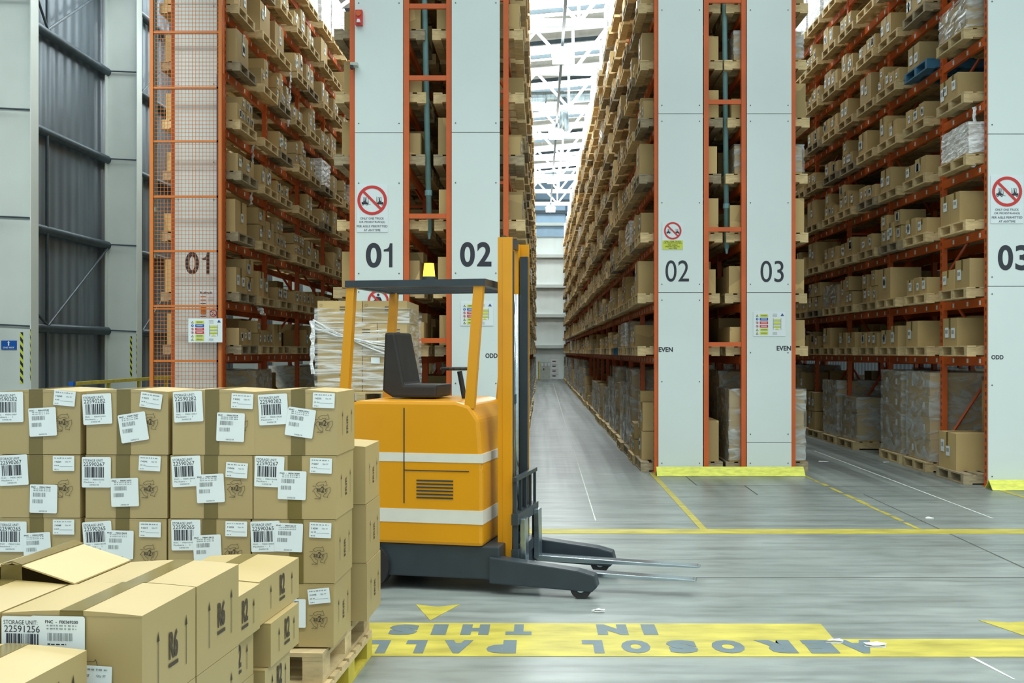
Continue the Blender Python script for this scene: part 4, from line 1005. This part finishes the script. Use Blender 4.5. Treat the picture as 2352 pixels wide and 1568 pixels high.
# carton with its taped lid pushed up into a ridge
th = math.radians(YN); w_, d_ = .41, .36
for k in range(2): fg(R0[0], R0[1], YN, w_, d_, H6-.002, .15+k*H6, 'storage carton low in the nearest stack, mostly below the picture', group='nearest cartons marked R6', cov=True)
X, Y = R0[0]-math.cos(th)*w_/2, R0[1]+math.sin(th)*w_/2; z0 = .15+2*H6; h = H6-.002
lb = obj('storage_carton', None, None, (X, Y, z0), -th, 'carton with its taped lid pushed up into a ridge, open gap dark at the front', 'carton', 'nearest cartons marked R6')
m = MB('cardfg'); x = w_/2; t_ = .005
m.box(-x, x, 0, t_, 0, h).box(-x, x, d_-t_, d_, 0, h).box(-x, -x+t_, t_, d_-t_, 0, h).box(x-t_, x, t_, d_-t_, 0, h).box(-x, x, 0, d_, 0, t_); obj('carton_body', m, lb)
zr = h+.065
m = MB('cardfg'); m.prism([(-x-.006, h+.001), (-.001, zr), (-.001, zr+.005), (-x-.006, h+.006)], -.01, d_+.005); obj('lid_flap', m, lb)
m = MB('cardfg'); m.prism([(x+.006, h+.001), (.001, zr), (.001, zr+.005), (x+.006, h+.006)], -.01, d_+.005); obj('lid_flap', m, lb)
m = MB('tape'); m.prism([(-.035, zr-.004), (0, zr+.006), (.035, zr-.004), (.035, zr-.002), (0, zr+.0085), (-.035, zr-.002)], -.012, d_+.008)
m.poly([(-.036, -.012, zr-.004), (.034, -.012, zr-.004), (.03, .0, h-.01), (-.045, .0, h-.012)]); obj('parcel_tape', m, lb)
# near box cut by the corner
bx = fg(-1.293, 2.535, YN+1, .41, .362, .203, .15+2*H6+.0, 'carton at the very bottom corner of the picture, pale top with tape', code='R6', big=True, group='nearest cartons marked R6')
for k in range(2): fg(-1.293, 2.535, YN+1, .41, .362, H6-.002, .15+k*H6, 'storage carton low in the nearest stack, mostly below the picture', group='nearest cartons marked R6', cov=True)
near_pallet(-2.14, 3.04, YN, 1.0, .72, .001, 'pallet under the nearest R6 cartons'); near_pallet(-1.75, 2.56, YN+1, .46, .38, .001, 'small pallet under the corner carton')
# R2 cartons
H2 = .1755
def c2(fx_, fy_, D, k, lab, w=.40, code='R2'):
    return fg(fx_, fy_, YN, w, D, H2-.002, .15+k*H2, lab, tape=-.02, code=code, big=True, group='flat cartons marked R2', cov=k < 3)
c2(-1.099, 4.085, .495, 3, 'flat carton marked R2 on top of the stack, farther one of the two')
c2(-1.120, 3.705, .36, 3, 'flat carton marked R2 on top of the stack, tucked behind the R6 carton')
c2(-1.066, 4.14, .35, 2, 'flat carton marked R2 in the second layer, sticking out past the rest')
c2(-1.146, 3.705, .36, 2, 'flat carton marked R2 in the second layer, behind the R6 carton')
c2(-1.08, 4.105, .30, 1, 'flat carton marked R2 in the third layer, cut off by the bottom of the picture')
c2(-1.146, 3.71, .36, 1, 'storage carton low in the R2 stack, mostly below the picture'); c2(-1.09, 4.105, .4, 0, 'storage carton low in the R2 stack, mostly below the picture'); c2(-1.146, 3.71, .36, 0, 'storage carton low in the R2 stack, mostly below the picture')
near_pallet(-2.13, 3.80, YN, 1.04, .95, .001, 'pallet under the flat R2 cartons')

# ================================================================ the freestanding wrapped stack behind the truck
SX, SY = -2.53, 11.8
near_pallet(SX+.02, SY, 0, 1.0, 1.15, .001, 'pine pallet on the floor under the freestanding stack by panel 01')
for k in range(5):
    for i in range(3):
        b = obj('stacked_carton', MB('card').box(-.163, .163, 0, 1.1, 0, .198), None, (SX+.19+i*.333, SY+.02+.004*i, .150+k*.2), 0, 'flat carton with white label, %s row of the freestanding stack, %s' % (['bottom', 'second', 'middle', 'fourth', 'top'][k], ['wide-stack side', 'middle column', 'truck side'][i]), 'carton', 'cartons of the freestanding stack')
        lm_ = MB('label').box(-.08, .08, -.003, -.001, .04, .15)
        for q in range(3): lm_.box(-.06+q*.03, -.045+q*.03, -.004, -.003, .06, .12, 'ink')
        obj('shipping_label', lm_, b)
near_pallet(SX+.0, SY-.02, 0, 1.02, 1.2, 1.152, 'upper pine pallet half way up the freestanding stack')
wl = obj('wrapped_load', None, None, (SX+.52, SY+.02, 1.302), 0, 'shrink-wrapped block of brown cartons on top of the freestanding stack beside panel 01', 'wrapped load')
for k in range(4):
    n = 3 if k in (2,) else 2
    for i in range(n):
        w_ = 1.02/n; m = MB('card').box(-.51+i*w_+.004, -.51+(i+1)*w_-.004, .0+.006*(k % 2), 1.15, k*.257+.002, (k+1)*.257-.002)
        if k == 3: text(m, 'O', -.51+i*w_+.03, -.51+i*w_+.06, .19+k*.257, .22+k*.257, lambda u, v: (u, -.003, v), 'inkbrown', -.02)
        if k in (1, 2) and i == n-1: m.box(-.51+i*w_+.1, -.51+i*w_+.2, -.004, -.001, k*.257+.06, k*.257+.13, 'label')
        for q in range(3): quad(m, -.51+i*w_+.25*w_/.5, -.51+i*w_+.38*w_/.5, k*.257+.12+q*.03, k*.257+.13+q*.03, lambda u, v: (u, -.002+.006*(k % 2)*0, v), 'inkbrown')
        obj('wrapped_carton', m, wl)
FB = film('stretch_film_streaked', .04, .55, (.9, .95, .97), .08, 2.2, (.8, .8, 9)); M['films'] = FB
o = obj('stretch_film', film_mesh(1.03, 1.16, .93, 'films', 99, .018), wl, label='shiny stretch film, wound diagonally')
rnd = random.Random(4); m = MB('filmw')
for j in range(7):                              # ropes of gathered film over the front
    a = Vector((-.55, -.035, .82-.02*j)); b = Vector((.53, -.035, .46+.035*j-.1)); P = [a.lerp(b, t/8)+Vector((0, rnd.uniform(-.01, .01), -.05*math.sin(math.pi*t/8)+rnd.uniform(-.012, .012))) for t in range(9)]
    for p, q in zip(P[:-1], P[1:]): m.bar(p, q, rnd.uniform(.003, .009), n=5)
for j in range(4):
    P = [Vector((-.56+rnd.uniform(-.02, .03), -.04, .80-.1*t)) for t in range(7)]
    for p, q in zip(P[:-1], P[1:]): m.bar(p, q, rnd.uniform(.006, .018), n=5)
obj('film_rope', m, wl)
# low stack under blue sheeting by panel 02
bs = obj('sheeted_load', None, None, (-.84, 12.35, 0), 0, 'low carton stack under crumpled dark blue sheeting in front of the ODD 02 panel', 'load')
obj('carton_load', MB('card').box(-.25, .25, .0, .6, .15, .95), bs); obj('base_pallet', MB('wood').box(-.27, .27, 0, .08, 0, .14).box(-.27, .27, .26, .34, 0, .14).box(-.27, .27, .54, .62, 0, .14).box(-.28, .28, 0, .62, .135, .15), bs)
fm_ = film_mesh(.51, .61, .35, 'bluefilm', 7, .02); o = obj('blue_sheet', fm_, bs, loc=(0, 0, .64))

# ================================================================ reach truck (at rest)
tr = empty('reach_truck', (-.80, 8.15, 0), 'yellow reach truck with silver stripes and bare forks crossing the dock', 'forklift', rz=math.radians(-12))
def tp(name, m, par=None, **k): return obj(name, m, par or tr, **k)
body = tp('body', MB('truck').prism([(-.66, .34), (-.70, .60), (-.70, 1.20), (-.62, 1.34), (-.45, 1.39), (.30, 1.39), (.40, 1.36), (.47, 1.26), (.50, .9), (.50, .34)], -.50, .50), bev=.025)
for z0, z1 in ((.945, 1.01), (.50, .60)):
    m = MB('silver').prism([(-.703, z0), (.503, z0), (.503, z1), (-.703, z1)], -.503, .503); tp('silver_stripe', m)
m = MB('truckdark')
m.box(-.1, -.092, -.5045, -.502, .64, 1.34).box(-.1, .4, -.5045, -.502, .88, .886)
for q in range(6): m.box(.0, .28, -.5045, -.502, .68+q*.025, .69+q*.025)
tp('side_panel_seam', m)
tp('chassis', MB('truckdark').prism([(-.66, .10), (-.70, .18), (-.70, .34), (.62, .34), (.62, .24), (.72, .22), (.72, .10)], -.48, .48), bev=.012)
for s in (-1, 1):
    y0 = s*.45
    tp('reach_leg', MB('truckdark').prism([(.55, .08), (1.30, .05), (1.34, .09), (1.32, .17), (1.2, .20), (.55, .27)], y0-.06, y0+.06), bev=.01)
    wf = tp('load_wheel', MB('rubber').bar((1.22, y0-.055, .075), (1.22, y0+.055, .075), .075, n=24), smooth=False)
    obj('hub', MB('steel').bar((1.22, y0-.058, .075), (1.22, y0+.058, .075), .03, n=16), wf)
    wr = tp('drive_wheel', MB('rubber').bar((-.38, s*.46-.06, .17), (-.38, s*.46+.06, .17), .17, n=32))
    obj('hub', MB('silver').bar((-.38, s*.46-.065, .17), (-.38, s*.46+.065, .17), .08, n=20), wr)
    tp('guard_post', MB('truck').prism([(-.62, 1.30), (-.55, 1.30), (-.49, 2.24), (-.55, 2.24)], s*.46-.03, s*.46+.03))
    tp('guard_post', MB('truck').prism([(.36, 1.34), (.43, 1.34), (.50, 2.24), (.43, 2.24)], s*.46-.03, s*.46+.03))
    mm = MB('truck').box(.56, .60, s*.25-.04, s*.25+.04, .10, 2.60).box(.60, .67, s*.285-.010, s*.285+.010, .10, 2.60); tp('mast_rail', mm)
    tp('inner_mast', MB('truckdark').box(.61, .67, s*.24-.02, s*.24+.02, .12, 2.5))
    tp('lift_cylinder', MB('steel').bar((.59, s*.17, .25), (.59, s*.17, 2.2), .025, n=12), smooth=True)
rf = MB('truckdark').box(-.56, .52, -.50, -.44, 2.23, 2.28).box(-.56, .52, .44, .50, 2.23, 2.28).box(-.56, -.50, -.44, .44, 2.23, 2.28).box(.46, .52, -.44, .44, 2.23, 2.28)
for q in range(6): rf.box(-.50, .46, -.36+q*.14, -.33+q*.14, 2.235, 2.265)
tp('overhead_guard', rf)
bc = tp('warning_beacon', MB('truckdark').bar((.05, -.36, 2.28), (.05, -.36, 2.31), .055, n=20)); obj('amber_lens', MB('beacon').bar((.05, -.36, 2.31), (.05, -.36, 2.41), .045, r2=.035, n=20), bc, label='glowing amber lens')
st = tp('operator_seat', MB('black').prism([(-.30, 1.40), (.05, 1.40), (.06, 1.50), (-.20, 1.50), (-.28, 1.90), (-.36, 1.90), (-.38, 1.45)], -.2, .2), bev=.02)
sw = MB('black').bar((.22, .0, 1.39), (.18, 0, 1.60), .02, n=10); 
for j in range(20):
    a, b = 2*math.pi*j/20, 2*math.pi*(j+1)/20; sw.bar((.18+.14*math.cos(a), .14*math.sin(a), 1.62), (.18+.14*math.cos(b), .14*math.sin(b), 1.62), .012, n=6)
sw.bar((.18, -.13, 1.62), (.18, .13, 1.62), .01, n=6); tp('steering_wheel', sw)
for z in (.5, 1.35, 2.55): tp('mast_crossbar', MB('truckdark').box(.57, .60, -.22, .22, z, z+.07))
cr_ = tp('fork_carriage', MB('truckdark').box(.68, .73, -.36, .36, .22, .30).box(.68, .73, -.36, .36, .48, .56).box(.69, .72, -.34, -.30, .30, .48).box(.69, .72, .30, .34, .30, .48))
lg = MB('truckdark')
for q in range(5): lg.box(.695, .715, -.34+q*.165, -.32+q*.165, .56, .82)
lg.box(.69, .72, -.36, .36, .80, .83); tp('load_backrest', lg)
for s in (-1, 1):
    y0 = s*.24
    tp('fork', MB('steel').prism([(.73, .52), (.77, .52), (.775, .16), (2.0, .125), (2.02, .118), (2.0, .112), (.76, .115), (.73, .14)], y0-.055, y0+.055), bev=.004)
